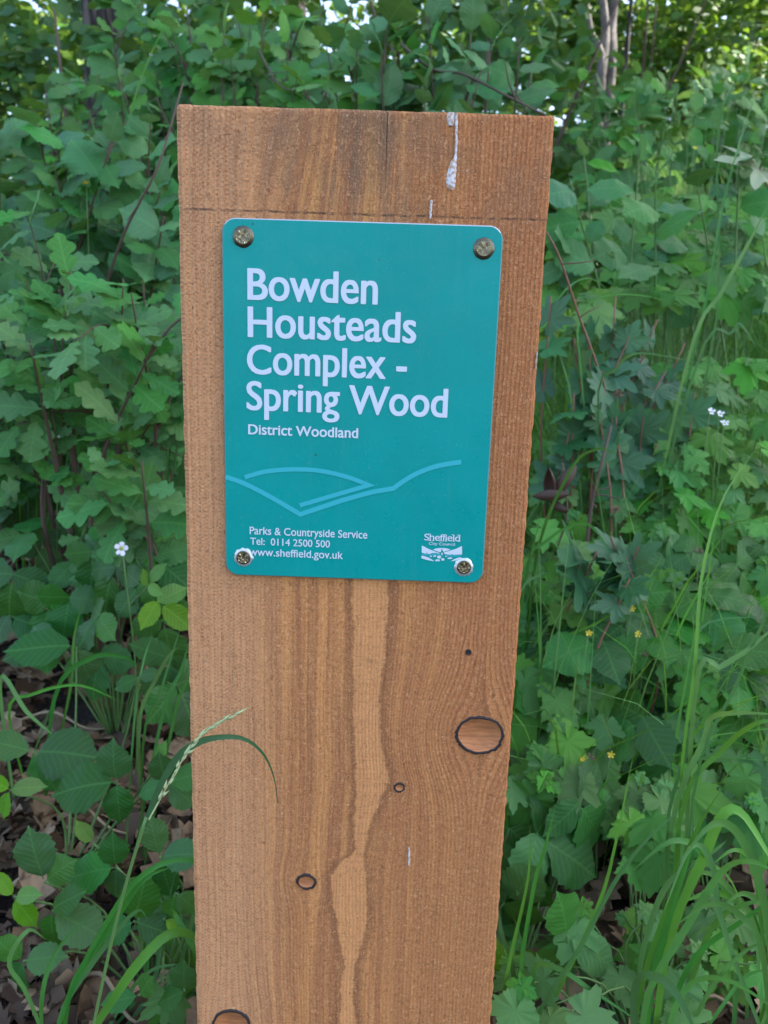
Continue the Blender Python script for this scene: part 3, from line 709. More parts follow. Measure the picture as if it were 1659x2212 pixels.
def grid_tips(x0, x1, y0, y1, Y0, Y1, n, seed, slope=0.0):
    rn = random.Random(seed); out = []; c = max(1, round(math.sqrt(n * (x1 - x0) / max(1, y1 - y0)))); r_ = math.ceil(n / c)
    for i in range(n):
        gx, gy = i % c, i // c; out.append((x0 + (gx + rn.uniform(.1, .9)) / c * (x1 - x0), y0 + (gy + rn.uniform(.1, .9)) / r_ * (y1 - y0), rn.uniform(Y0, Y1)))
    return out

# left: oak sapling beside the post
shrub('oak_sapling', 'bushy oak sapling with lobed leaves close to the bare left edge of the post', 'sapling', (230, 1500, .55), grid_tips(40, 385, 545, 1010, .36, .62, 21, 1), 'oak', .043, per=10, seed=1, side=1, cluster=True, start=.5, r0=.005)
shrub('oak_sapling', 'second oak sapling farther out with leaves over the grass beside the bushy one', 'sapling', (-60, 1500, .62), grid_tips(-120, 150, 540, 1010, .40, .7, 17, 2), 'oak', .043, per=12, seed=2, side=1, cluster=True, start=.5)
shrub('oak_sapling', 'third oak sapling standing close behind the bushy one', 'sapling', (280, 1450, .7), grid_tips(150, 390, 530, 1000, .62, .85, 18, 65), 'oak', .046, per=11, seed=65, side=1, cluster=True, start=.5)
shrub('oak_seedling', 'low oak seedling drooping its lobed leaves over the bramble patch', 'sapling', (300, 1300, .45), grid_tips(215, 330, 960, 1075, .33, .45, 4, 3), 'oak', .05, per=8, seed=3, side=0, cluster=True)
# left: hazel with large blue-green leaves level with the top of the post
shrub('hazel_shrub', 'hazel shrub with large dark blue-green leaves left of the post top', 'shrub', (150, 1400, .85), grid_tips(-30, 390, 235, 520, .55, .9, 15, 4), 'hazel', .047, per=10, seed=4, side=1, start=.72, r0=.006, face=1.1)
shrub('hazel_shrub', 'shaded hazel with dark leaves in the hollow between the oak and the post', 'shrub', (330, 1300, .8), grid_tips(280, 400, 430, 720, .7, .95, 7, 5), 'hazel', .055, per=9, seed=5, side=1, start=.6)
# behind the post top: hawthorn and dogwood
shrub('hawthorn_bush', 'hawthorn bush of small lobed leaves rising above the post top', 'shrub', (560, 1300, 1.05), grid_tips(310, 660, -10, 235, .85, 1.2, 17, 6), 'haw', .039, per=10, seed=6, side=1, start=.6, r0=.007)
shrub('hawthorn_bush', 'second hawthorn behind the post with pale tips and one thin bare twig', 'shrub', (800, 1300, 1.1), grid_tips(620, 900, 40, 250, .85, 1.15, 11, 7), 'haw', .038, per=12, seed=7, side=2, start=.6, r0=.007)
shrub('hawthorn_bush', 'fourth hawthorn whose fine sprays fill the space between the hazel and the post top', 'shrub', (450, 1300, 1.2), grid_tips(230, 560, 20, 250, .95, 1.3, 16, 66), 'haw', .040, per=12, seed=66, side=1, start=.6, r0=.005)
shrub('dogwood_shrub', 'dogwood with broad rounded leaves spreading behind the right corner of the post top', 'shrub', (930, 1300, .95), grid_tips(800, 1180, 20, 260, .78, 1.1, 14, 8), 'hazel', .048, per=9, seed=8, side=1, start=.7, r0=.006)
shrub('dogwood_shrub', 'dogwood with broad leaves standing among the hawthorn above the post', 'shrub', (620, 1300, 1.3), grid_tips(470, 800, -30, 160, 1.1, 1.5, 10, 9), 'hazel', .050, per=10, seed=9, side=1, start=.65, r0=.006)
shrub('hawthorn_bush', 'third hawthorn in deep shade below the oak trunk', 'shrub', (180, 1200, 1.35), grid_tips(60, 360, 130, 260, 1.2, 1.6, 10, 10), 'haw', .042, per=11, seed=10, side=2, start=.6, r0=.006)
# right: hazel by the upper right edge of the post
shrub('hazel_shrub', 'hazel with broad leaves reaching out from behind the right edge of the post', 'shrub', (1330, 1400, .8), grid_tips(1200, 1450, 250, 520, .52, .8, 6, 11), 'hazel', .058, per=4, seed=11, side=0, start=.74, r0=.0026, mat='stem_green', face=1.0)
shrub('hazel_shrub', 'hazel with large leaves on the grassy bank beside the pale upturned leaf', 'shrub', (1600, 1400, .85), grid_tips(1440, 1700, 300, 540, .6, .9, 4, 12), 'hazel', .062, per=4, seed=12, side=0, start=.76, r0=.0026, mat='stem_green', face=1.0)
shrub('spindle_shrub', 'light green fine-leaved shrub around the feet of the pale hazel stems', 'shrub', (1330, 700, 1.9), grid_tips(1200, 1480, 125, 290, 1.5, 2.2, 16, 67), 'haw', .052, 'stem_green', per=10, seed=67, side=1, start=.5, r0=.004)
shrub('spindle_shrub', 'light green fine-leaved shrub on the grass above the pale upturned leaf', 'shrub', (1580, 700, 2.0), grid_tips(1470, 1700, 110, 300, 1.6, 2.3, 14, 68), 'haw', .050, 'stem_green', per=10, seed=68, side=1, start=.5, r0=.004)
# right: field maple
mp = [(1190, 640, .52), (1240, 730, .52), (1270, 690, .55), (1330, 640, .56), (1370, 700, .55), (1420, 690, .58), (1480, 740, .58), (1500, 850, .56), (1440, 800, .55), (1240, 850, .5), (1290, 860, .5), (1330, 900, .5), (1390, 900, .52), (1420, 960, .52), (1230, 930, .5), (1300, 800, .52)]
shrub('field_maple', 'field maple sapling with dark blue-green lobed leaves on red stems', 'sapling', (1262, 1240, .5), mp, 'maple', .034, 'stem_red', per=3, seed=13, side=0, start=.72, r0=.0022, face=1.5, vary=.25)
shrub('field_maple', 'small maple seedling with jagged dark leaves low beside the notice corner', 'sapling', (1330, 1420, .33), [(1290, 1190, .32), (1350, 1200, .33), (1380, 1180, .34), (1320, 1160, .33), (1360, 1250, .3), (1250, 1220, .33)], 'maple', .042, 'stem_red', per=2, seed=14, side=0, start=.85, r0=.002, face=1.5)
t = shrub('sycamore_seedling', 'sycamore seedling showing one pale upturned leaf on the bank', 'sapling', (1700, 1300, .8), [(1640, 360, .7)], 'pale', .055, 'stem_red', per=1, seed=15, side=0, start=.98, face=1.6)

# ------------------------------------------------------------------ brambles: trifoliate leaves
def fan(t, rn, px, py, Y, angs, size, kind):
    p = at(px, py, Y)
    for a in angs:
        e = at(px + 60 * math.cos(R(a)), py - 60 * math.sin(R(a)), Y); d = (e - p).normalized() + Vector((0, rn.uniform(-.3, .05), -.05)); nr = (Vector((0, 0, .8)) + CAMDIR + rv(rn, .15)).normalized()
        put(kind, t, p + d.normalized() * size * .1, d, nr, size * rn.uniform(.95, 1.15), rn, rn.uniform(.82, .98))
def trifoliate(t, rn, pos, d, nrm, size, kind='bramble', stalk=None):
    d = d.normalized(); nrm = (nrm - d * nrm.dot(d)).normalized(); s = d.cross(nrm)
    put(kind, t, pos + d * size * .18, d + rv(rn, .08), nrm + rv(rn, .1), size, rn)
    for sg_ in (-1, 1):
        put(kind, t, pos, s * sg_ + d * rn.uniform(.05, .35) + rv(rn, .08), nrm + rv(rn, .14) - s * sg_ * .12, size * rn.uniform(.78, .92), rn)
def bramble(label, root, leaves, size, seed, kind='bramble', group=None, stemmat='stem_green', face=.75, single=False):
    rn = random.Random(seed); b = base_of(*root); t = thing('bramble', label, 'bramble', b, group)
    for L in leaves:
        px, py, Y = L[:3]; ang = L[3] if len(L) > 3 else rn.uniform(150, 390); sz = size * (L[4] if len(L) > 4 else rn.uniform(.75, 1.2)); kd = L[5] if len(L) > 5 else kind
        p = at(px, py, Y); g_ = max(gz(p.x, p.y) + .03, 0); p.z = max(p.z, g_)
        e = at(px + 60 * math.cos(R(ang)), py - 60 * math.sin(R(ang)), Y); d = (e - p).normalized(); d = (d + Vector((0, rn.uniform(-.45, .1), -.12))).normalized()
        nr = (Vector((0, 0, 1)) + CAMDIR * face + rv(rn, .22)).normalized()
        mid = b.lerp(p, .6) + Vector((rn.uniform(-.02, .02), rn.uniform(0, .03), rn.uniform(.0, .03)))
        stem(t, [b, mid, p], .0016, .0008, stemmat, 'stem', n=9, sides=5)
        if single: put(kd, t, p, d, nr, sz, rn)
        else: trifoliate(t, rn, p, d, nr, sz, kd)
    return t
bramble('bramble clump with a single white blossom beside the lower left of the notice', (250, 1560, .42), [(60, 1150, .45), (30, 1240, .42, 260), (200, 1190, .42), (250, 1225, .4, 250), (300, 1260, .37, 240), (330, 1205, .4), (190, 1130, .48), (110, 1300, .4, 250), (150, 1290, .4, 270), (100, 1390, .36, 190), (215, 1330, .36), (215, 1410, .35, 265), (350, 1170, .42), (280, 1150, .46), (360, 1260, .4), (350, 1340, .36), (20, 1330, .42), (160, 1215, .44), (340, 1300, .33, 330, .8, 'bramble_young'), (320, 1265, .33, 60, .5, 'bramble_young'), (90, 1170, .5), (240, 1110, .52), (375, 1420, .3, 250), (380, 1480, .28)], .052, 21)
def bramble_fans(label, root, fans, seed):
    rn = random.Random(seed); b = base_of(*root); t = thing('bramble', label, 'bramble', b)
    for px, py, Y, kd, lf in fans:
        p = at(px, py, Y); g_ = gz(p.x, p.y) + .02
        stem(t, [b, b.lerp(p, .55) + Vector((rn.uniform(-.02, .02), .02, .01)), p], .0015, .0009, 'stem_green', 'stem', n=9, sides=5)
        for a, L in lf: fan(t, rn, px, py, Y, (a,), L * (Y + .45) / 1661 * 1.12, kd)
    return t
BR, YO = 'bramble', 'bramble_young'
bramble_fans('bramble spreading three-part leaves over the brown leaf litter', (140, 1900, .22), [
    (72, 1623, .24, BR, ((155, 85), (8, 125), (300, 95))), (252, 1688, .2, BR, ((182, 118), (95, 80), (280, 88))), (22, 1706, .2, YO, ((15, 70), (255, 60), (140, 50))), (165, 1396, .34, BR, ((172, 120), (290, 85))),
    (300, 1462, .27, BR, ((200, 45), (20, 40))), (340, 1655, .2, YO, ((75, 55),)), (360, 1690, .2, BR, ((20, 90), (330, 75), (100, 70), (200, 60)))], 22)
bramble_fans('bramble with broad leaves crowding the lower left edge of the post', (330, 2120, .1), [
    (345, 1851, .12, BR, ((105, 85), (18, 85), (290, 95))), (250, 1873, .13, BR, ((185, 100), (92, 75), (270, 70))), (200, 1820, .15, YO, ((115, 60),)), (95, 1905, .12, BR, ((108, 120), (40, 80))), (30, 1936, .1, YO, ((18, 72), (130, 60), (312, 75))),
    (112, 1966, .1, BR, ((42, 85), (-14, 115), (268, 95))), (50, 2076, .08, BR, ((130, 85), (15, 80), (250, 75))), (290, 1990, .09, BR, ((75, 110), (200, 70), (340, 80))), (380, 1930, .1, BR, ((250, 70), (330, 60))), (355, 1985, .08, YO, ((330, 50),)), (300, 2150, .05, BR, ((180, 70), (60, 60))), (400, 2140, .05, BR, ((90, 80), (200, 60)))], 23)
bramble('bramble seedling at the bare lower right foot of the post', (1090, 2250, .1), [(1105, 1480, .3, 280), (1090, 1950, .14, 60, .8), (1110, 1890, .15), (1100, 1790, .18, 250), (1160, 1800, .16, 330), (1250, 1730, .17, 300), (1090, 2110, .1, 40, .6, 'bramble_young')], .055, 24)
t = bramble('bramble leaf of three bright broad leaflets lying below the tall grass', (1230, 2260, .08), [], .04, 25)
stem(t, [t.location, at(1226, 2100, .09), at(1226, 2022, .09)], .0014, .0009, 'stem_green', 'stem', n=9)
fan(t, random.Random(4), 1226, 2022, .09, (100, -25, 245), .042, 'bramble_fresh')
bramble('bramble runner with round leaflets among the yellow flowers', (1350, 1700, .3), [(1300, 1385, .3, 180), (1310, 1400, .3, 260), (1355, 1340, .32), (1420, 1360, .32), (1480, 1280, .36), (1560, 1310, .36), (1590, 1220, .4), (1500, 1190, .42), (1440, 1210, .42), (1640, 1350, .34), (1340, 1290, .34), (1390, 1550, .24, 220), (1590, 1450, .3), (1540, 1410, .3), (1650, 1180, .42), (1520, 1330, .33)], .054, 26)
bramble('young bramble beneath the oak sapling in the grass', (100, 1300, .7), [(60, 1080, .6), (140, 1060, .6), (180, 1100, .55), (10, 1100, .55), (330, 1110, .55), (370, 1090, .5), (90, 1030, .62)], .055, 27)

# white blossom and small flowers
def blossom(name, label, px, py, Y, r_, mat, petals, nsep=None, group=None, cat='flower', stalk=.05):
    c = at(px, py, Y); rn = random.Random(int(px * 7 + py)); g_ = gz(c.x, c.y); base = Vector((c.x + rn.uniform(-.01, .01), c.y + .01, g_)); t = thing(name, label, cat, base, group)
    stem(t, [base, base.lerp(c, .5) + Vector((rn.uniform(-.01, .01), .0, 0)), c + Vector((0, .002, -.003))], .0011, .0007, 'stem_green', 'stalk', n=10, sides=5)
    nr = (CAMDIR + Vector((0, 0, .5)) + rv(rn, .2)).normalized(); a = nr.orthogonal().normalized(); b = nr.cross(a)
    for k in range(petals):
        th = 2 * math.pi * k / petals + rn.uniform(-.15, .15); d = (a * math.cos(th) + b * math.sin(th) + nr * rn.uniform(-.1, .5)).normalized() * rn.uniform(.75, 1.1); s = nr.cross(d).normalized() * rn.uniform(.8, 1.15); V = []
        for f, w_, z in ((.15, .10, 0), (.5, .24, .12), (.85, .27, .16), (1.05, .10, .1)):
            for q in (-1, 1): V.append(c - t.location + d * (r_ * f) + s * (r_ * w_ * q) + nr * (r_ * z))
        mesh_obj('petal', V, [(0, 1, 3, 2), (2, 3, 5, 4), (4, 5, 7, 6)], M[mat], t)
    V = []; F = []
    for i in range(5):
        for k in range(8):
            q = i / 4 * math.pi / 2; V.append(c - t.location + (a * math.cos(k * math.pi / 4) + b * math.sin(k * math.pi / 4)) * (r_ * .3 * math.cos(q)) + nr * (r_ * .3 * math.sin(q)))
    for i in range(4):
        for k in range(8): F.append((i * 8 + k, i * 8 + (k + 1) % 8, i * 8 + 8 + (k + 1) % 8, i * 8 + 8 + k))
    mesh_obj('flower_centre', V, F, M['stamen'] if mat == 'petal' else M[mat], t)
    return t
blossom('bramble_flower', 'single white five-petalled blossom over the dark bramble clump', 263, 1185, .33, .0088, 'petal', 5)
blossom('bramble_flower', 'small white blossom in the gap between oak leaves and post', 340, 685, .5, .009, 'petal', 5)
blossom('bramble_flower', 'faded white blossom in the grass left of the bramble clump', 122, 945, .5, .008, 'petal', 5)
for i, (px, py, Y) in enumerate([(1555, 895, .5), (1565, 915, .5), (1535, 890, .52)]):
    blossom('bramble_flower', ['upper pale blossom of the loose cluster beside the maple', 'lower pale blossom of the loose cluster beside the maple', 'blossom of the cluster beside the maple that sits nearest the maple'][i], px, py, Y, .0055, 'petal', 5, group='white blossoms right of the maple')
FL = ['beside the narrow-leaved herb', 'over the round bramble leaflets', 'closest to the bare edge of the post under the herb', 'by the tall grass stalks', 'above the jagged maple seedling', 'over the fresh lobed leaves below the knot', 'against the post beside the notice', 'high in the fine grass above the hazel', 'near the slim bare stems', 'among lobed herbs above the maple', 'over the dogwood leaves behind the post', 'above the large hazel leaves', 'under the large hazel leaves', 'beside the pale upturned leaf', 'next to the dark knot of the post', 'within the maple leaves']
for i, (px, py, Y) in enumerate([(1365, 1315, .3), (1378, 1370, .28), (1272, 1368, .28), (1648, 1480, .3), (1303, 1270, .34), (1320, 1630, .22), (1105, 1100, .4), (1500, 320, 1.0), (1460, 175, 1.4), (1545, 455, 1.0), (1150, 145, 1.3), (156, 312, .7), (185, 395, .66), (1640, 460, .9), (1260, 1640, .2), (1355, 790, .6)]):
    blossom('avens_flower', 'tiny yellow avens flower ' + FL[i], px, py, Y, .0036 if Y < .6 else .005, 'yellow', 5, group='yellow avens flowers dotted through the undergrowth')

# brown burs of the avens
BL = ['in the bramble runner', 'just under another bur in the bramble runner', 'beside a yellow flower below the knot', 'among the yellow flowers', 'under the maple sapling', 'near the tall grass stalks', 'within the maple leaves', 'above the maple by the post edge']
def bur(px, py, Y, seed):
    rn = random.Random(seed); c = at(px, py, Y); base = Vector((c.x + rn.uniform(-.02, .02), c.y + .02, gz(c.x, c.y))); t = thing('avens_bur', 'bristly brown seed bur ' + BL[seed - 70], 'seed head', base, 'avens burs among the lobed leaves')
    stem(t, [base, base.lerp(c, .6) + Vector((.006, 0, .01)), c], .0010, .0006, 'stem_green', 'stalk', n=8, sides=5)
    V = []; F = []
    for k in range(70):
        d = rv(rn).normalized(); s = d.orthogonal().normalized() * .0007; L = rn.uniform(.005, .0085); p = c - t.location; n = len(V)
        V += [p + d * .001 - s, p + d * .001 + s, p + d * L]; F.append((n, n + 1, n + 2))
    mesh_obj('bristles', V, F, M['bur'], t, smooth=False)
for i, (px, py, Y) in enumerate([(1510, 1190, .42), (1525, 1235, .4), (1275, 1640, .22), (1390, 1410, .3), (1330, 1100, .45), (1640, 1370, .34), (1335, 850, .52), (1200, 705, .6)]): bur(px, py, Y, 70 + i)

# ------------------------------------------------------------------ wood avens: lobed leaves on long stalks
def avens(label, root, leaves, size, seed, group=None, kind='avens', face=.8):
    rn = random.Random(seed); b = base_of(*root); t = thing('wood_avens', label, 'plant', b, group)
    for L in leaves:
        px, py, Y = L[:3]; p = at(px, py, Y); p.z = max(p.z, gz(p.x, p.y) + .02); d = Vector((rn.uniform(-.7, .7), rn.uniform(-.8, .1), rn.uniform(-.75, -.05))).normalized()
        nr = (Vector((0, 0, .9)) + CAMDIR * face + rv(rn, .2)).normalized(); s = size * rn.uniform(.7, 1.25)
        stem(t, [b, b.lerp(p, .5) + Vector((rn.uniform(-.02, .02), rn.uniform(0, .03), .03)), p - d * s * .3], .0012, .0007, 'stem_green', 'stem', n=8, sides=5)
        put(kind, t, p, d, nr, s, rn)
        if rn.random() < .6:
            for q in (-1, 1): put(kind, t, p - d * s * .5, (d.cross(nr) * q + d * .2), nr, s * .4, rn)
    return t
def scatter(x0, x1, y0, y1, Y0, Y1, n, seed):
    """Y goes from Y0 at the top of the patch to Y1 at its foot"""
    return [(px, py, Y0 + (Y1 - Y0) * (py - y0) / (y1 - y0) + random.Random(i + seed * 99).uniform(-.04, .04)) for i, (px, py, _) in enumerate(grid_tips(x0, x1, y0, y1, 0, 1, n, seed))]
avens('wood avens with fresh lobed leaves right below the dark knot of the post', (1180, 1850, .2), scatter(1095, 1330, 1480, 1760, .32, .18, 30, 31), .036, 31)
avens('wood avens with jagged light green leaves beside the arching grass on the bank', (1560, 1850, .2), scatter(1340, 1680, 1500, 1800, .33, .17, 36, 32), .037, 32)
avens('wood avens growing around the small yellow flowers at mid bank', (1250, 1550, .35), scatter(1115, 1340, 1180, 1480, .45, .30, 32, 33), .033, 33)
avens('wood avens carpet under the tall bent grass blade', (1560, 1500, .4), scatter(1360, 1680, 1120, 1480, .5, .30, 48, 34), .037, 34)
avens('wood avens with small yellowing leaves over bare litter', (1400, 2000, .12), scatter(1330, 1500, 1740, 1900, .2, .14, 8, 35), .026, 35)
avens('wood avens at the foot of the right-hand grass tuft', (1400, 2200, .06), scatter(1090, 1680, 1960, 2230, .14, .04, 30, 36), .026, 36)
avens('wood avens with fresh leaves pressed against the lower left edge of the post', (400, 2100, .1), scatter(320, 430, 1950, 2200, .14, .06, 8, 37), .042, 37)
avens('loose wood avens under the maple sapling', (1350, 1300, .55), scatter(1150, 1500, 940, 1200, .6, .45, 44, 38), .032, 38)
avens('wood avens with leafy tips among the fine grass beside the maple', (1600, 1250, .6), scatter(1420, 1680, 780, 1140, .66, .46, 40, 39), .036, 39)
avens('herb with narrow toothed leaves behind the notice corner', (1160, 1500, .38), scatter(1120, 1260, 1230, 1420, .42, .34, 9, 40), .05, 40, kind='narrow', face=.5)
avens('narrow-leaved herb high on the grassy bank', (1500, 1000, 1.1), scatter(1230, 1680, 130, 420, 1.7, .95, 26, 41), .06, 41, kind='narrow', face=.5)
avens('lobed herb patch in the grass above the maple', (1480, 1000, .9), scatter(1170, 1680, 420, 700, 1.0, .62, 70, 42), .042, 42)

# ------------------------------------------------------------------ grass
def blade_mesh(path, width, parent, mat='blade', name='blade', tipw=.04, fold=.25, n=14, twist=0.0, basew=.55, t0=.5):
    P = smooth_path(path, n); V = []; F = []
    for i, p in enumerate(P):
        tg = (P[min(i + 1, n - 1)] - P[max(i - 1, 0)]).normalized(); s = tg.cross(Vector((0, -1, .35))); s = s.normalized() if s.length > .05 else Vector((1, 0, 0))
        if twist: s = Matrix.Rotation(twist * i / n, 3, tg) @ s
        nr = s.cross(tg); t = i / (n - 1); w_ = width * .5 * (basew + (1 - basew) * min(1, t * 3)) * (1 if t < t0 else max(tipw, 1 - ((t - t0) / (1 - t0)) ** (1.8 if t0 == .5 else .9)))
        q = p - parent.location; V += [q - s * w_ + nr * w_ * fold, q, q + s * w_ + nr * w_ * fold]
    for i in range(n - 1):
        for k in (0, 1): F.append((i * 3 + k, i * 3 + k + 1, i * 3 + k + 4, i * 3 + k + 3))
    return mesh_obj(name, V, F, M[mat], parent)
def pp(pts): return [at(*p) for p in pts]
# grass with a drooping seed head that leans across the face of the post
t = thing('seeding_grass', 'tall grass stem with a pale seed head leaning across the lower left of the post', 'grass', at(185, 2290, -.035))
stem(t, pp([(180, 2320, -.03), (235, 2060, -.03), (275, 1900, -.032), (316, 1765, -.035)]), .0011, .0010, 'stem_green', 'stalk', n=16)
blade_mesh(pp([(312, 1785, -.035), (345, 1700, -.036), (385, 1635, -.037), (430, 1603, -.038), (480, 1592, -.038), (530, 1597, -.036), (570, 1630, -.032), (592, 1680, -.028), (600, 1735, -.025)]), .0050, t, mat='blade_blue', t0=.22, tipw=.12, n=26, fold=.2)
P = smooth_path(pp([(322, 1770, -.040), (372, 1680, -.042), (425, 1598, -.044), (497, 1550, -.046)]), 24); rn = random.Random(3)
tv, tf = tube([p - t.location for p in P], .0005, .0003, 5); mesh_obj('seed_stalk', tv, tf, M['seed'], t)
for i in range(3, 24):
    p = P[i] - t.location; d = (P[min(i + 1, 23)] - P[i - 1]).normalized(); s = (d + Vector((rn.uniform(-.3, .3), rn.uniform(-.4, .2), rn.uniform(-.25, .25)))).normalized(); a = s.orthogonal().normalized(); b = s.cross(a)
    L = .0105 * rn.uniform(.8, 1.2); V = [p] + [p + s * L * .4 + (a * math.cos(k * 2.094) + b * math.sin(k * 2.094)) * .0011 for k in range(3)] + [p + s * L]
    mesh_obj('spikelet', V, [(0, 1, 2), (0, 2, 3), (0, 3, 1), (4, 2, 1), (4, 3, 2), (4, 1, 3)], M['seed'], t)
def grass_clump(label, root, paths, seed, mat='blade', thin=.62, group=None, cat='grass'):
    b = base_of(*root); t = thing('grass_tuft', label, cat, b, group); rn = random.Random(seed)
    for wd, pts in paths:
        pts = pp(pts); first = b + Vector((rn.uniform(-.02, .02), rn.uniform(-.01, .02), 0))
        blade_mesh([first] + pts, wd * thin * rn.uniform(.85, 1.2), t, mat, n=18, fold=rn.uniform(.1, .4), twist=rn.uniform(-.6, .6))
    return t
grass_clump('tuft of arching broad grass blades in front of the low brambles', (110, 2330, 0.02), [
    (.0062, [(150, 2150, .02), (250, 1960, .015), (330, 1875, .01), (420, 1860, .0 + .012), (465, 1930, .016), (500, 2050, .03)]),
    (.0075, [(150, 2150, .02), (240, 2000, .02), (310, 1900, .02), (380, 1870, .03)]), (.006, [(130, 2200, .03), (200, 2080, .03), (290, 1970, .03), (320, 1985, .03)]),
    (.0055, [(60, 2150, .04), (20, 2080, .04), (60, 2010, .04), (100, 2030, .05)]), (.012, [(230, 2180, .02), (300, 2080, .02), (370, 2015, .03), (430, 2030, .04), (470, 2100, .05)]),
    (.009, [(340, 2200, .06), (430, 2090, .06), (385, 1990, .07), (370, 1960, .09)]), (.005, [(300, 2150, .08), (320, 2000, .1), (345, 1880, .13), (350, 1820, .15)]),
    (.005, [(320, 2150, .08), (350, 2010, .1), (380, 1880, .12)]), (.006, [(250, 2190, .06), (320, 2100, .06), (400, 2080, .06)]), (.006, [(90, 2170, .03), (120, 2060, .04), (190, 1980, .05)]),
    (.005, [(340, 2190, .09), (420, 1980, .09), (460, 1960, .09), (470, 2070, .1)])], 51)
grass_clump('thin arching grass in the litter left of the seeding stem', (60, 1750, .3), [
    (.007, [(120, 1500, .3), (200, 1420, .3), (270, 1420, .3), (300, 1440, .3)]), (.006, [(20, 1540, .3), (70, 1500, .3), (170, 1480, .28), (270, 1520, .28)]), (.007, [(0, 1470, .3), (60, 1540, .28), (130, 1600, .27)]),
    (.004, [(130, 1480, .33), (200, 1350, .35), (230, 1320, .37)]), (.004, [(150, 1500, .3), (160, 1380, .33), (180, 1290, .38)])], 52)
grass_clump('slender grass growing beside the litter at the left edge of the post', (290, 1800, .22), [
    (.0055, [(300, 1580, .22), (335, 1470, .22), (370, 1410, .22), (385, 1400, .22)]), (.004, [(310, 1600, .24), (345, 1500, .24), (370, 1420, .25), (395, 1340, .27)]), (.0045, [(350, 1550, .22), (390, 1450, .22), (410, 1380, .22)]),
    (.004, [(290, 1560, .26), (310, 1430, .28), (330, 1370, .3)]), (.005, [(370, 1580, .22), (400, 1480, .22), (440, 1460, .22)])], 53)
grass_clump('tuft of upright grass stems between the post foot and the bright bramble leaf', (1130, 2330, .04), [
    (.005, [(1125, 2150, .05), (1150, 1930, .05), (1180, 1820, .05), (1200, 1740, .05)]), (.0045, [(1085, 2200, .05), (1100, 2080, .05), (1140, 1900, .06), (1145, 1780, .06)]), (.006, [(1160, 2200, .04), (1250, 2050, .03), (1330, 1900, .03), (1400, 1810, .03), (1480, 1740, .04)]),
    (.004, [(1180, 2200, .05), (1290, 1960, .05), (1330, 1820, .05), (1370, 1620, .06)]), (.006, [(1110, 2120, .06), (1085, 2020, .06), (1075, 1960, .07)]), (.007, [(1150, 2110, .05), (1200, 2090, .04), (1280, 2140, .03), (1400, 2220, .02)]), (.005, [(1110, 2150, .05), (1130, 2060, .06), (1110, 1980, .07)])], 54)
grass_clump('large tuft of thick grass blades spraying out right of the post', (1420, 2350, .03), [
    (.008, [(1380, 2150, .02), (1440, 1960, .02), (1500, 1800, .02), (1560, 1700, .02)]), (.007, [(1400, 2150, .03), (1460, 1950, .03), (1490, 1850, .03), (1500, 1700, .04)]), (.009, [(1390, 2180, .01), (1490, 1990, .01), (1560, 1880, .01), (1620, 1860, .0), (1690, 1890, .0)]),
    (.010, [(1440, 2050, .02), (1520, 1850, .02), (1560, 1760, .02), (1600, 1755, .02), (1650, 1830, .01), (1690, 1900, .0)]), (.006, [(1380, 2110, .03), (1410, 1980, .03), (1450, 1900, .03), (1540, 1840, .03), (1570, 1815, .03)]), (.009, [(1370, 2140, .0), (1420, 2110, -.01), (1470, 2160, -.02), (1510, 2250, -.03)]),
    (.007, [(1450, 2200, .02), (1500, 2120, .02), (1580, 2120, .01), (1690, 2190, .0)]), (.008, [(1480, 2100, .03), (1600, 1990, .03), (1690, 1930, .03)]), (.006, [(1480, 2150, .04), (1540, 2000, .05), (1620, 1950, .05), (1690, 1960, .05)]), (.005, [(1400, 2150, .05), (1480, 1900, .06), (1560, 1880, .06), (1620, 1990, .06)]),
    (.006, [(1520, 2160, .02), (1600, 2060, .02), (1690, 2020, .02)]), (.005, [(1540, 2200, .03), (1610, 2110, .04), (1690, 2090, .04)]), (.0075, [(1400, 2180, .02), (1440, 2000, .02), (1475, 1880, .02), (1500, 1830, .02), (1560, 1900, .02)])], 55)
rg_ = random.Random(77); BL_ = []
for k in range(12):
    x0, y0 = rg_.uniform(1560, 1720), rg_.uniform(2120, 2230); hx = rg_.uniform(-190, 20); hy = rg_.uniform(180, 420); Yk = rg_.uniform(.0, .1)
    BL_.append((rg_.uniform(.006, .0095), [(x0 + hx * .25, y0 - hy * .5, Yk), (x0 + hx * .6, y0 - hy * .9, Yk), (x0 + hx * .9 - 20, y0 - hy, Yk - .01), (x0 + hx * 1.25 - 50, y0 - hy * rg_.uniform(.6, .9), Yk - .02)]))
grass_clump('dense tuft of pale arching blades beyond the thick spraying tuft', (1640, 2330, .05), BL_, 62)
grass_clump('tall grass stalks with long bent blades rising beside the avens carpet', (1450, 1950, .12), [
    (.0045, [(1470, 1700, .1), (1500, 1450, .1), (1515, 1250, .12), (1560, 1080, .15), (1640, 960, .18)]), (.007, [(1500, 1500, .1), (1560, 1440, .1), (1620, 1400, .1), (1700, 1330, .1)]), (.008, [(1450, 1780, .1), (1520, 1600, .1), (1535, 1550, .1), (1600, 1540, .08), (1700, 1545, .06)]),
    (.005, [(1440, 1800, .1), (1490, 1600, .11), (1500, 1450, .12), (1520, 1350, .13), (1660, 1330, .13)]), (.004, [(1500, 1700, .1), (1590, 1480, .1), (1640, 1360, .1), (1690, 1250, .1)]), (.006, [(1470, 1760, .1), (1560, 1620, .1), (1640, 1560, .08), (1700, 1570, .08)])], 56)
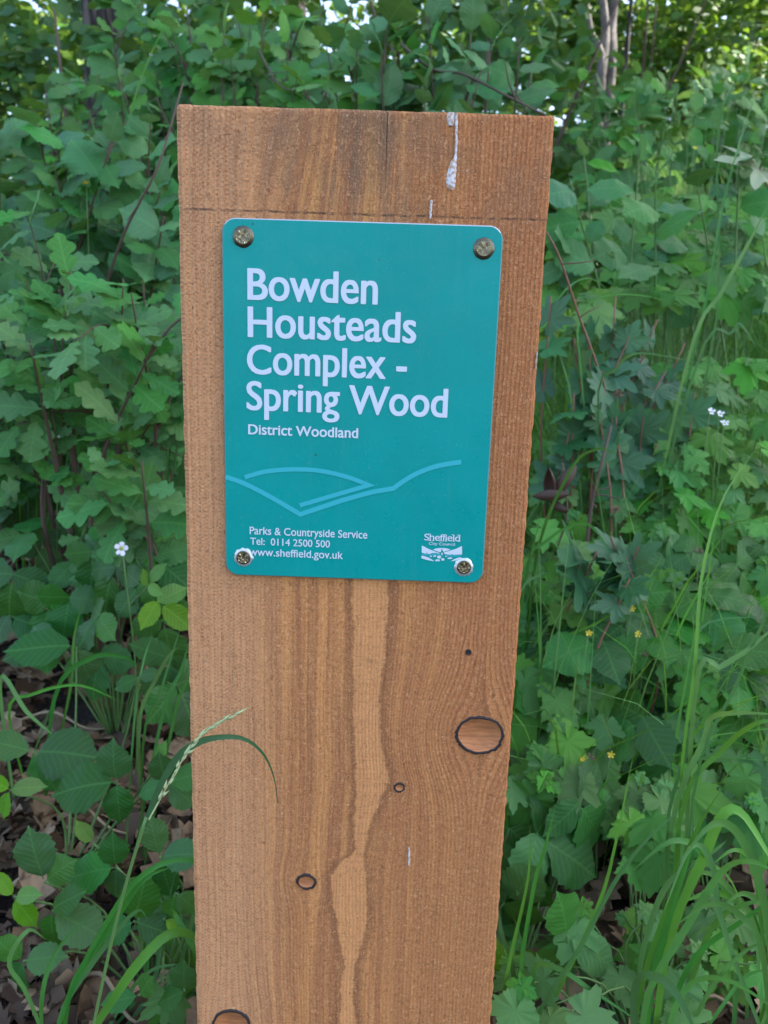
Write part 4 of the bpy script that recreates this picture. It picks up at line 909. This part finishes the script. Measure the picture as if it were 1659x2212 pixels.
grass_clump('grass blades arching over the notice side of the bank', (1130, 1550, .35), [
    (.006, [(1130, 1260, .33), (1180, 1170, .33), (1250, 1130, .33), (1290, 1150, .32), (1330, 1220, .3)]), (.004, [(1110, 1330, .33), (1170, 1240, .33), (1190, 1260, .33)]), (.005, [(1150, 1250, .36), (1230, 1020, .36), (1290, 970, .36), (1330, 980, .36)]),
    (.004, [(1140, 1440, .32), (1300, 1340, .3), (1400, 1250, .3), (1440, 1180, .3)]), (.004, [(1200, 1400, .33), (1290, 1280, .33), (1360, 1240, .33), (1390, 1270, .33)]), (.004, [(1120, 1280, .36), (1180, 1260, .36), (1240, 1290, .35), (1330, 1330, .33)]), (.0035, [(1190, 1420, .33), (1260, 1300, .34), (1310, 1240, .36)])], 57)
grass_clump('grass with a pale drooping tip above the maple leaves', (1350, 1150, .55), [
    (.004, [(1290, 900, .48), (1330, 800, .45), (1370, 765, .43), (1440, 770, .42), (1530, 790, .42)]), (.004, [(1260, 860, .5), (1250, 700, .5), (1300, 640, .5), (1400, 640, .5), (1460, 660, .5)]), (.006, [(1480, 800, .5), (1560, 630, .5), (1620, 520, .5), (1660, 440, .5)]), (.005, [(1500, 800, .5), (1580, 720, .5), (1600, 700, .5), (1640, 760, .5)]),
    (.004, [(1240, 900, .5), (1190, 720, .55), (1210, 640, .55), (1270, 600, .55), (1330, 640, .55)]), (.005, [(1500, 760, .6), (1560, 450, .65), (1600, 300, .7), (1640, 180, .75)]), (.005, [(1530, 800, .6), (1550, 300, .7), (1590, 180, .8), (1650, 160, .8)])], 58)
grass_clump('tall grass stalk rising past the hazel leaves towards the oak trunk', (260, 1300, .8), [(.004, [(250, 700, .75), (270, 330, .75), (305, 170, .75), (390, -20, .75)]), (.004, [(200, 700, .8), (215, 380, .8), (195, 250, .8), (170, 240, .8)]), (.004, [(240, 800, .8), (265, 420, .8), (255, 260, .8), (240, 230, .8)]), (.004, [(120, 700, .7), (160, 450, .68), (215, 420, .68)])], 59)
grass_clump('grass tussock in the gap below the oak leaves by the post', (330, 1200, .55), [(.004, [(300 + 12 * i, 1080 - (i * 37) % 60, .5), (290 + 16 * i, 990 - (i * 53) % 70, .5), (280 + 22 * i - (i * 31) % 50, 930 - (i * 29) % 50, .48)]) for i in range(8)], 60)
grass_clump('grass tussock under the far oak sapling', (60, 1200, .6), [(.004, [(0 + 20 * i, 1060 - (i * 37) % 60, .55), (-10 + 22 * i, 960 - (i * 53) % 80, .55), (-20 + 28 * i - (i * 31) % 60, 880 - (i * 29) % 50, .53)]) for i in range(9)], 61)

# thin grass nobody could count: a swathe over the bank
def grass_field(name, label, sel, n, h0, h1, wd, seed, mat='grass', seg=5):
    rg = np.random.default_rng(seed); x, y = sel(rg, n); z = ground_z(x, y); m = len(x)
    h = rg.uniform(h0, h1, m) * (.7 + .6 * vnoise(x * 2.2, y * 2.2, seed)); th = rg.uniform(0, 2 * np.pi, m); lean = rg.uniform(.15, .9, m) * h; w_ = wd * rg.uniform(.6, 1.4, m)
    rot = rg.uniform(0, 2 * np.pi, m); V = np.empty((m, (seg + 1) * 2, 3))
    for i in range(seg + 1):
        t = i / seg; cx = x + np.cos(th) * lean * t ** 2; cy = y + np.sin(th) * lean * t ** 2; cz = z - .01 + h * (t - .32 * (lean / h) * t ** 3)
        ww = w_ * .5 * (1 - t ** 2.2) + .0002
        V[:, i * 2] = np.stack([cx - np.cos(rot) * ww, cy - np.sin(rot) * ww, cz], 1); V[:, i * 2 + 1] = np.stack([cx + np.cos(rot) * ww, cy + np.sin(rot) * ww, cz], 1)
    k = (seg + 1) * 2; base = np.arange(m)[:, None] * k
    F = np.concatenate([base + np.array([[i * 2, i * 2 + 1, i * 2 + 3, i * 2 + 2]]) for i in range(seg)], 0)
    o = big_mesh(name, V.reshape(-1, 3), F, M[mat], rnd=np.repeat(rg.random(m), k)); tag(o, label, 'grass', kind='stuff')
def sel_bank(rg, n):
    y = .25 + rg.random(n) ** 1.4 * 4.6; x = .10 + rg.random(n) * (.55 + .85 * (y + .43)); k = rg.random(n) < np.clip((y - .12) * 2.6, .12, 1) * (.35 + .65 * sstep(.3, .6, vnoise(x * 2.4 + 4, y * 2.4, 71)))
    return x[k], y[k]
grass_field('bank_grass', 'fine green meadow grass covering the bank right of the post', sel_bank, 52000, .12, .36, .0028, 72)
def sel_mid(rg, n):
    y = .62 + rg.random(n) * .9; x = .14 + rg.random(n) * (.30 + .5 * (y + .43)); k = rg.random(n) < (.3 + .7 * sstep(.25, .5, vnoise(x * 5 + 4, y * 5, 75))); return x[k], y[k]
grass_field('tall_grass', 'taller thin grass arching round the maple on the bank', sel_mid, 3200, .18, .42, .0032, 76, seg=8)
def sel_left(rg, n):
    y = .5 + rg.random(n) * 2.6; x = -(.05 + rg.random(n) * (.5 + .75 * (y + .43))); k = rg.random(n) < sstep(.35, .65, vnoise(x * 2.0, y * 2.0, 73)); return x[k], y[k]
grass_field('shade_grass', 'thin shaded grass between the saplings left of the post', sel_left, 3600, .12, .32, .003, 74)

# ------------------------------------------------------------------ leaf litter and fallen twigs
def scatter_leaves(name, label, cat, x, y, z, size, mat, seed, tilt=.5, curl=.25, shape=None, kind='stuff', zoff=None, nbase=None, parent=None):
    """many small six-sided leaves with a fold, each turned its own way, as one mesh"""
    rg = np.random.default_rng(seed); m = len(x)
    prof = np.array(shape if shape is not None else [(0, 0), (.30, .25), (.34, .55), (0, 1.0), (-.34, .55), (-.30, .25), (0, .5)], float)
    nrm = rg.normal(0, tilt, (m, 3)) + (np.array([0, 0, 1.]) if nbase is None else nbase); nrm /= np.linalg.norm(nrm, axis=1)[:, None]
    d = rg.normal(0, 1, (m, 3)); d -= nrm * (d * nrm).sum(1)[:, None]; d /= np.linalg.norm(d, axis=1)[:, None]; s = np.cross(d, nrm)
    P = np.stack([x, y, z], 1); sz = size * rg.uniform(.6, 1.35, m); k = len(prof); V = np.empty((m, k, 3)); cv = curl * rg.uniform(-.5, 1.2, m)
    for i, (a, b) in enumerate(prof):
        V[:, i] = P + s * (a * sz)[:, None] + d * ((b - .5) * sz)[:, None] + nrm * (cv * (abs(a) * 1.3 + (b - .5) ** 2 * 1.2 - (.0 if i < 6 else 0)) * sz)[:, None]
    e = k - 1; tri = np.array([[e, i % e, (i + 1) % e] for i in range(e)]); F = (np.arange(m)[:, None, None] * k + tri[None]).reshape(-1, 3)
    o = big_mesh(name, V.reshape(-1, 3), F, M[mat], parent, rnd=np.repeat(rg.random(m), k), smooth=False)
    if parent is None: tag(o, label, cat, kind=kind)
    else: o['kind'] = 'stuff'
    return o
LOBED = [(0, 0), (.14, .10), (.10, .22), (.27, .32), (.16, .45), (.32, .58), (.18, .68), (.24, .84), (0, 1.0), (-.24, .84), (-.18, .68), (-.32, .58), (-.16, .45), (-.27, .32), (-.10, .22), (-.14, .10), (0, .5)]
def litter(n, seed):
    rg = np.random.default_rng(seed); y = -.15 + rg.random(n) ** 1.3 * 2.6; x = (rg.random(n) * 2 - 1) * (.35 + .75 * (y + .43)); return x, y, ground_z(x, y) + rg.uniform(.002, .035, n)
scatter_leaves('leaf_litter', 'layer of dry brown fallen leaves on the woodland floor', 'leaf litter', *litter(13000, 81), .046, 'litter', 82, .42, .75, shape=LOBED)
rn = random.Random(91)
for i, (a, b, r_) in enumerate([((20, 1820, .2), (235, 1715, .24), .0028), ((-20, 1770, .26), (200, 1600, .34), .002), ((60, 1560, .3), (300, 1590, .26), .0022), ((150, 2100, .1), (330, 2185, .06), .0022), ((1210, 1870, .2), (1300, 1700, .25), .002), ((1480, 2060, .09), (1600, 2180, .05), .0022), ((1500, 2100, .08), (1659, 2060, .1), .002), ((20, 1440, .42), (240, 1400, .42), .002), ((1240, 2120, .08), (1330, 2040, .1), .0018)]):
    p, q = at(*a), at(*b); p.z = gz(p.x, p.y) + .024; q.z = gz(q.x, q.y) + .026
    V, F = tube(smooth_path([p, p.lerp(q, .35) + Vector((0, .01, .012)), p.lerp(q, .7) + Vector((.004, -.008, .003)), q], 14), r_, r_ * .5, 6)
    tag(mesh_obj('fallen_twig', V, F, M['stem_dry']), 'dry pale twig on the litter ' + ['crossing under the broad bramble leaves', 'long and thin beside the three-part bramble leaves', 'below the thin arching grass', 'at the foot of the arching broad grass tuft', 'between the avens and the grass stems', 'under the large spraying grass tuft', 'behind the large spraying grass tuft', 'under the blossoming bramble clump', 'beside the bright bramble leaf'][i], 'twig', 'fallen twigs on the litter')
# bare stems that cross the picture
def bare(label, pts, r0, r1, mat, name='bare_twig', cat='twig'):
    P = pp(pts); b = P[0].copy(); t = thing(name, label, cat, b)
    stem(t, P, r0, r1, mat, 'stem', n=20)
    rn_ = random.Random(len(label))
    for k in range(3):
        a = P[0].lerp(P[-1], rn_.uniform(.3, .9)); Q = smooth_path(P, 20)[rn_.randint(6, 17)]; e = Q + rv(rn_, .02); V, F = tube([Q - b, Q.lerp(e, .5) - b + rv(rn_, .002), e - b], r1 * .9, r1 * .4, 5); mesh_obj('side_twig', V, F, M[mat], t)
bare('dark thorny bramble cane slanting down from the left corner of the post top', [(200, 700, .62), (262, 520, .55), (300, 440, .53), (345, 350, .52), (395, 180, .55)], .0022, .0012, 'stem_brown', 'bramble_cane', 'cane')
bare('thin grey twig arching down over the leaves behind the post top', [(840, 70, 1.0), (930, 148, .9), (1000, 160, .85), (1100, 210, .8), (1180, 250, .75)], .0022, .0016, 'stem_brown')
bare('short brown twig leaning over the far hawthorn leaves', [(560, 110, 1.0), (600, 180, .9), (650, 200, .85)], .002, .001, 'stem_brown')
bare('red stem leaning out from the right edge of the post', [(1290, 790, .5), (1250, 680, .48), (1210, 560, .46), (1180, 500, .45)], .0016, .0010, 'stem_red')
bare('dry grey stem under the maple sapling', [(1265, 1190, .45), (1280, 1080, .45), (1300, 1000, .45), (1320, 920, .47)], .0022, .0016, 'stem_brown')
t = thing('withered_leaf', 'curled dark brown withered leaf hanging beside the post', 'leaf', at(1205, 1100, .4)); rn = random.Random(5)
for k in range(4):
    c = at(1205 + rn.uniform(-18, 18), 1075 + rn.uniform(-45, 40), .4) - t.location; V = []; F = []
    d = rv(rn).normalized(); a = d.orthogonal().normalized(); b = d.cross(a)
    for i in range(8):
        for j in range(5):
            u = i / 7; q = (j / 4 - .5) * 3.6; w_ = .0075 * math.sin(math.pi * (.08 + .9 * u)); V.append(c + d * (u - .5) * .042 + a * math.cos(q) * w_ + b * math.sin(q) * w_)
    for i in range(7):
        for j in range(4): F.append((i * 5 + j, i * 5 + j + 1, i * 5 + j + 6, i * 5 + j + 5))
    mesh_obj('curled_blade', V, F, M['dark_dead'], t)
stem(t, [at(1205, 1180, .4) , at(1225, 1110, .4), at(1215, 1000, .42)], .001, .001, 'stem_brown', 'stalk')

# ------------------------------------------------------------------ understorey and wood behind
def blob_points(rg, c, r_, n, hollow=.3):
    d = rg.normal(0, 1, (n, 3)); d /= np.linalg.norm(d, axis=1)[:, None]; q = (hollow + (1 - hollow) * rg.random(n)) ** .6; return np.array(c) + d * q[:, None] * np.array(r_)
def bush_far(name, label, px, py, Y, r_, n, size, seed, mat='mid', group=None):
    rg = np.random.default_rng(seed); rn_ = random.Random(seed); p = at(px, py, Y); b = Vector((p.x, p.y, gz(p.x, p.y))); t = thing(name, label, 'shrub', b, group)
    for k in range(5):
        e = p + Vector((rn_.uniform(-1, 1) * r_[0] * .8, rn_.uniform(-1, 1) * r_[1] * .8, rn_.uniform(0, .9) * r_[2])); stem(t, [b, b.lerp(e, .5) + rv(rn_, .05), e], .012, .003, 'stem_brown', 'stem', n=8, sides=5)
    nb = 9; pts = []
    for k in range(nb):
        c = np.array(p - b) + rg.uniform(-.75, .75, 3) * np.array(r_); pts.append(blob_points(rg, c, np.array(r_) * rg.uniform(.3, .55), n // nb))
    P = np.concatenate(pts); P[:, 2] = np.maximum(P[:, 2], .03)
    o = scatter_leaves('crown', None, None, P[:, 0], P[:, 1], P[:, 2], size, mat, seed, .55, .3, nbase=np.array([0, -.5, .8]), parent=t); return t
bush_far('understorey_shrub', 'dark understorey shrub filling the shade behind the hazel and oak saplings', 120, 500, 1.75, (.75, .35, .55), 2600, .065, 101)
bush_far('understorey_shrub', 'dark understorey shrub standing directly behind the post', 700, 500, 1.9, (.85, .35, .8), 2600, .065, 102)
bush_far('understorey_shrub', 'dark low shrub behind the dogwood and post corner', 1020, 260, 1.9, (.5, .3, .5), 2000, .05, 103)
bush_far('understorey_shrub', 'light green shrub on the crest of the grassy bank', 1560, 20, 4.4, (1.1, .5, .7), 3000, .06, 104, 'far')
bush_far('understorey_shrub', 'leafy shrub below the sunlit gap beside the oak trunk', 20, 215, 2.8, (.6, .4, .30), 1500, .06, 105)
bush_far('understorey_shrub', 'shrub in shade around the slim bare stems', 1380, 110, 4.0, (.6, .4, .35), 1500, .05, 106, 'far')

def tree(label, px, Y, r_, h, seed, bark='bark', crown=None, lean=0.0, limbs=5, group=None):
    """trunk with flare, limbs and a leafy crown; crown: (centre offset, radii, leaves, leaf size)"""
    rn_ = random.Random(seed); rg = np.random.default_rng(seed); p = at(px, 0, Y); b = Vector((p.x, p.y, gz(p.x, p.y) - .1)); t = thing('tree', label, 'tree', b, group)
    n = 14; V = []; F = []; sd_ = 14
    for i in range(n):
        u = i / (n - 1); rr = r_ * (1 + .6 * math.exp(-u * h / .35)) * (1 - .62 * u)
        for k in range(sd_):
            q = 2 * math.pi * k / sd_; w_ = rr * (1 + .10 * math.sin(3 * q + seed) + .06 * math.sin(5 * q + u * 6)); V.append((lean * u * h + math.cos(q) * w_ + .05 * math.sin(u * 4 + seed), math.sin(q) * w_, u * h))
    for i in range(n - 1):
        for k in range(sd_): F.append((i * sd_ + k, i * sd_ + (k + 1) % sd_, (i + 1) * sd_ + (k + 1) % sd_, (i + 1) * sd_ + k))
    mesh_obj('trunk', V, F, M[bark], t)
    ends = []
    for k in range(limbs):
        u = rn_.uniform(.5, .98); s = Vector((lean * u * h, 0, u * h)); a = 2 * math.pi * k / max(limbs, 1) + rn_.uniform(-.4, .4); L = h * rn_.uniform(.25, .4); e = s + Vector((math.cos(a) * L, math.sin(a) * L, L * rn_.uniform(.2, .7)))
        V, F = tube(smooth_path([s, s.lerp(e, .5) + Vector((0, 0, .1 * L)), e], 8), r_ * .4, r_ * .08, 7); mesh_obj('limb', V, F, M[bark], t); ends.append(e)
    if crown:
        off, rad, nl, sz = crown; nb = 26; pts = []
        for k in range(nb):
            c = np.array(off) + rg.uniform(-.8, .8, 3) * np.array(rad); pts.append(blob_points(rg, c, np.array(rad) * rg.uniform(.25, .42), nl // nb))
        P = np.concatenate(pts); scatter_leaves('crown', None, None, P[:, 0], P[:, 1], P[:, 2], sz, 'canopy', seed + 1, .8, .3, parent=t)
    return t
tree('thick dark oak trunk rising beyond the hazel', 205, 2.5, .088, 7.5, 121, crown=((-2.6, 2.6, 7.4), (2.6, 2.2, 1.2), 4000, .22), limbs=7)
tree('dark trunk standing behind the hawthorn above the post', 645, 7.5, .12, 7.5, 122, crown=((-1.4, 1.0, 7.6), (2.4, 2.2, 1.2), 4000, .22), limbs=5)
tree('slender trunk far back between the two darker ones', 430, 10.5, .10, 7.0, 123, crown=((0, 1, 7.2), (2.2, 2.0, 1.2), 3000, .2), limbs=4)
tree('distant trunk in the sunlit gap on the bank', 1010, 12, .10, 7.0, 124, crown=((0, 1, 7.4), (2.4, 2.0, 1.2), 3000, .2), limbs=4)
tree('distant trunk half hidden by the shrub on the bank crest', 1500, 10.5, .13, 7.5, 125, crown=((.5, 2.5, 7.8), (3.0, 2.4, 1.2), 4000, .24), limbs=5)
tree('unseen broad oak added on the bank so its crown shades the post', 2900, 2.3, .24, 5.2, 126, crown=((.35, -.5, 5.4), (2.9, 2.9, 1.0), 15000, .24), limbs=8)  # out-of-view tree added to keep direct sun off the post and undergrowth
for i, (pts, r_) in enumerate([([(1292, 205, 3.3), (1300, 150, 3.3), (1308, 60, 3.35), (1290, -80, 3.4)], .028), ([(1318, 150, 3.35), (1320, 60, 3.4), (1328, -20, 3.4), (1340, -120, 3.4)], .03), ([(1300, 160, 3.3), (1275, 70, 3.3), (1262, -20, 3.3), (1240, -110, 3.3)], .02), ([(1350, 150, 3.5), (1358, 60, 3.5), (1370, -60, 3.5)], .013)]):
    P = pp(pts); b = Vector((P[0].x, P[0].y, gz(P[0].x, P[0].y) - .05)); t = thing('hazel_tree', ['forked pale hazel stem leaning over the bank', 'straight pale hazel stem on the bank', 'thin pale hazel stem slanting away from the forked one', 'thin dark sapling stem beside the pale hazel stems'][i], 'tree', b)
    stem(t, [b] + P, r_, r_ * .55, 'pale_bark' if i < 3 else 'bark', 'trunk', n=14, sides=8)
def far_wood():
    rg = np.random.default_rng(131); pts = []
    for k in range(700):
        y = rg.uniform(4.6, 17); x = rg.uniform(-1, 1) * (2.2 + .85 * y); z = float(ground_z(np.array([x]), np.array([y]))[0]) + abs(rg.normal(0, 1.25)) * (1 + y * .12) + .2
        pts.append(blob_points(rg, (x, y, z), rg.uniform(.35, .85, 3) * (.7 + .05 * y), 120))
    P = np.concatenate(pts); scatter_leaves('far_woodland', 'sunlit mass of green leaves in the wood beyond the bank', 'woodland', P[:, 0], P[:, 1], P[:, 2], .115, 'far', 132, .9, .3)
far_wood()
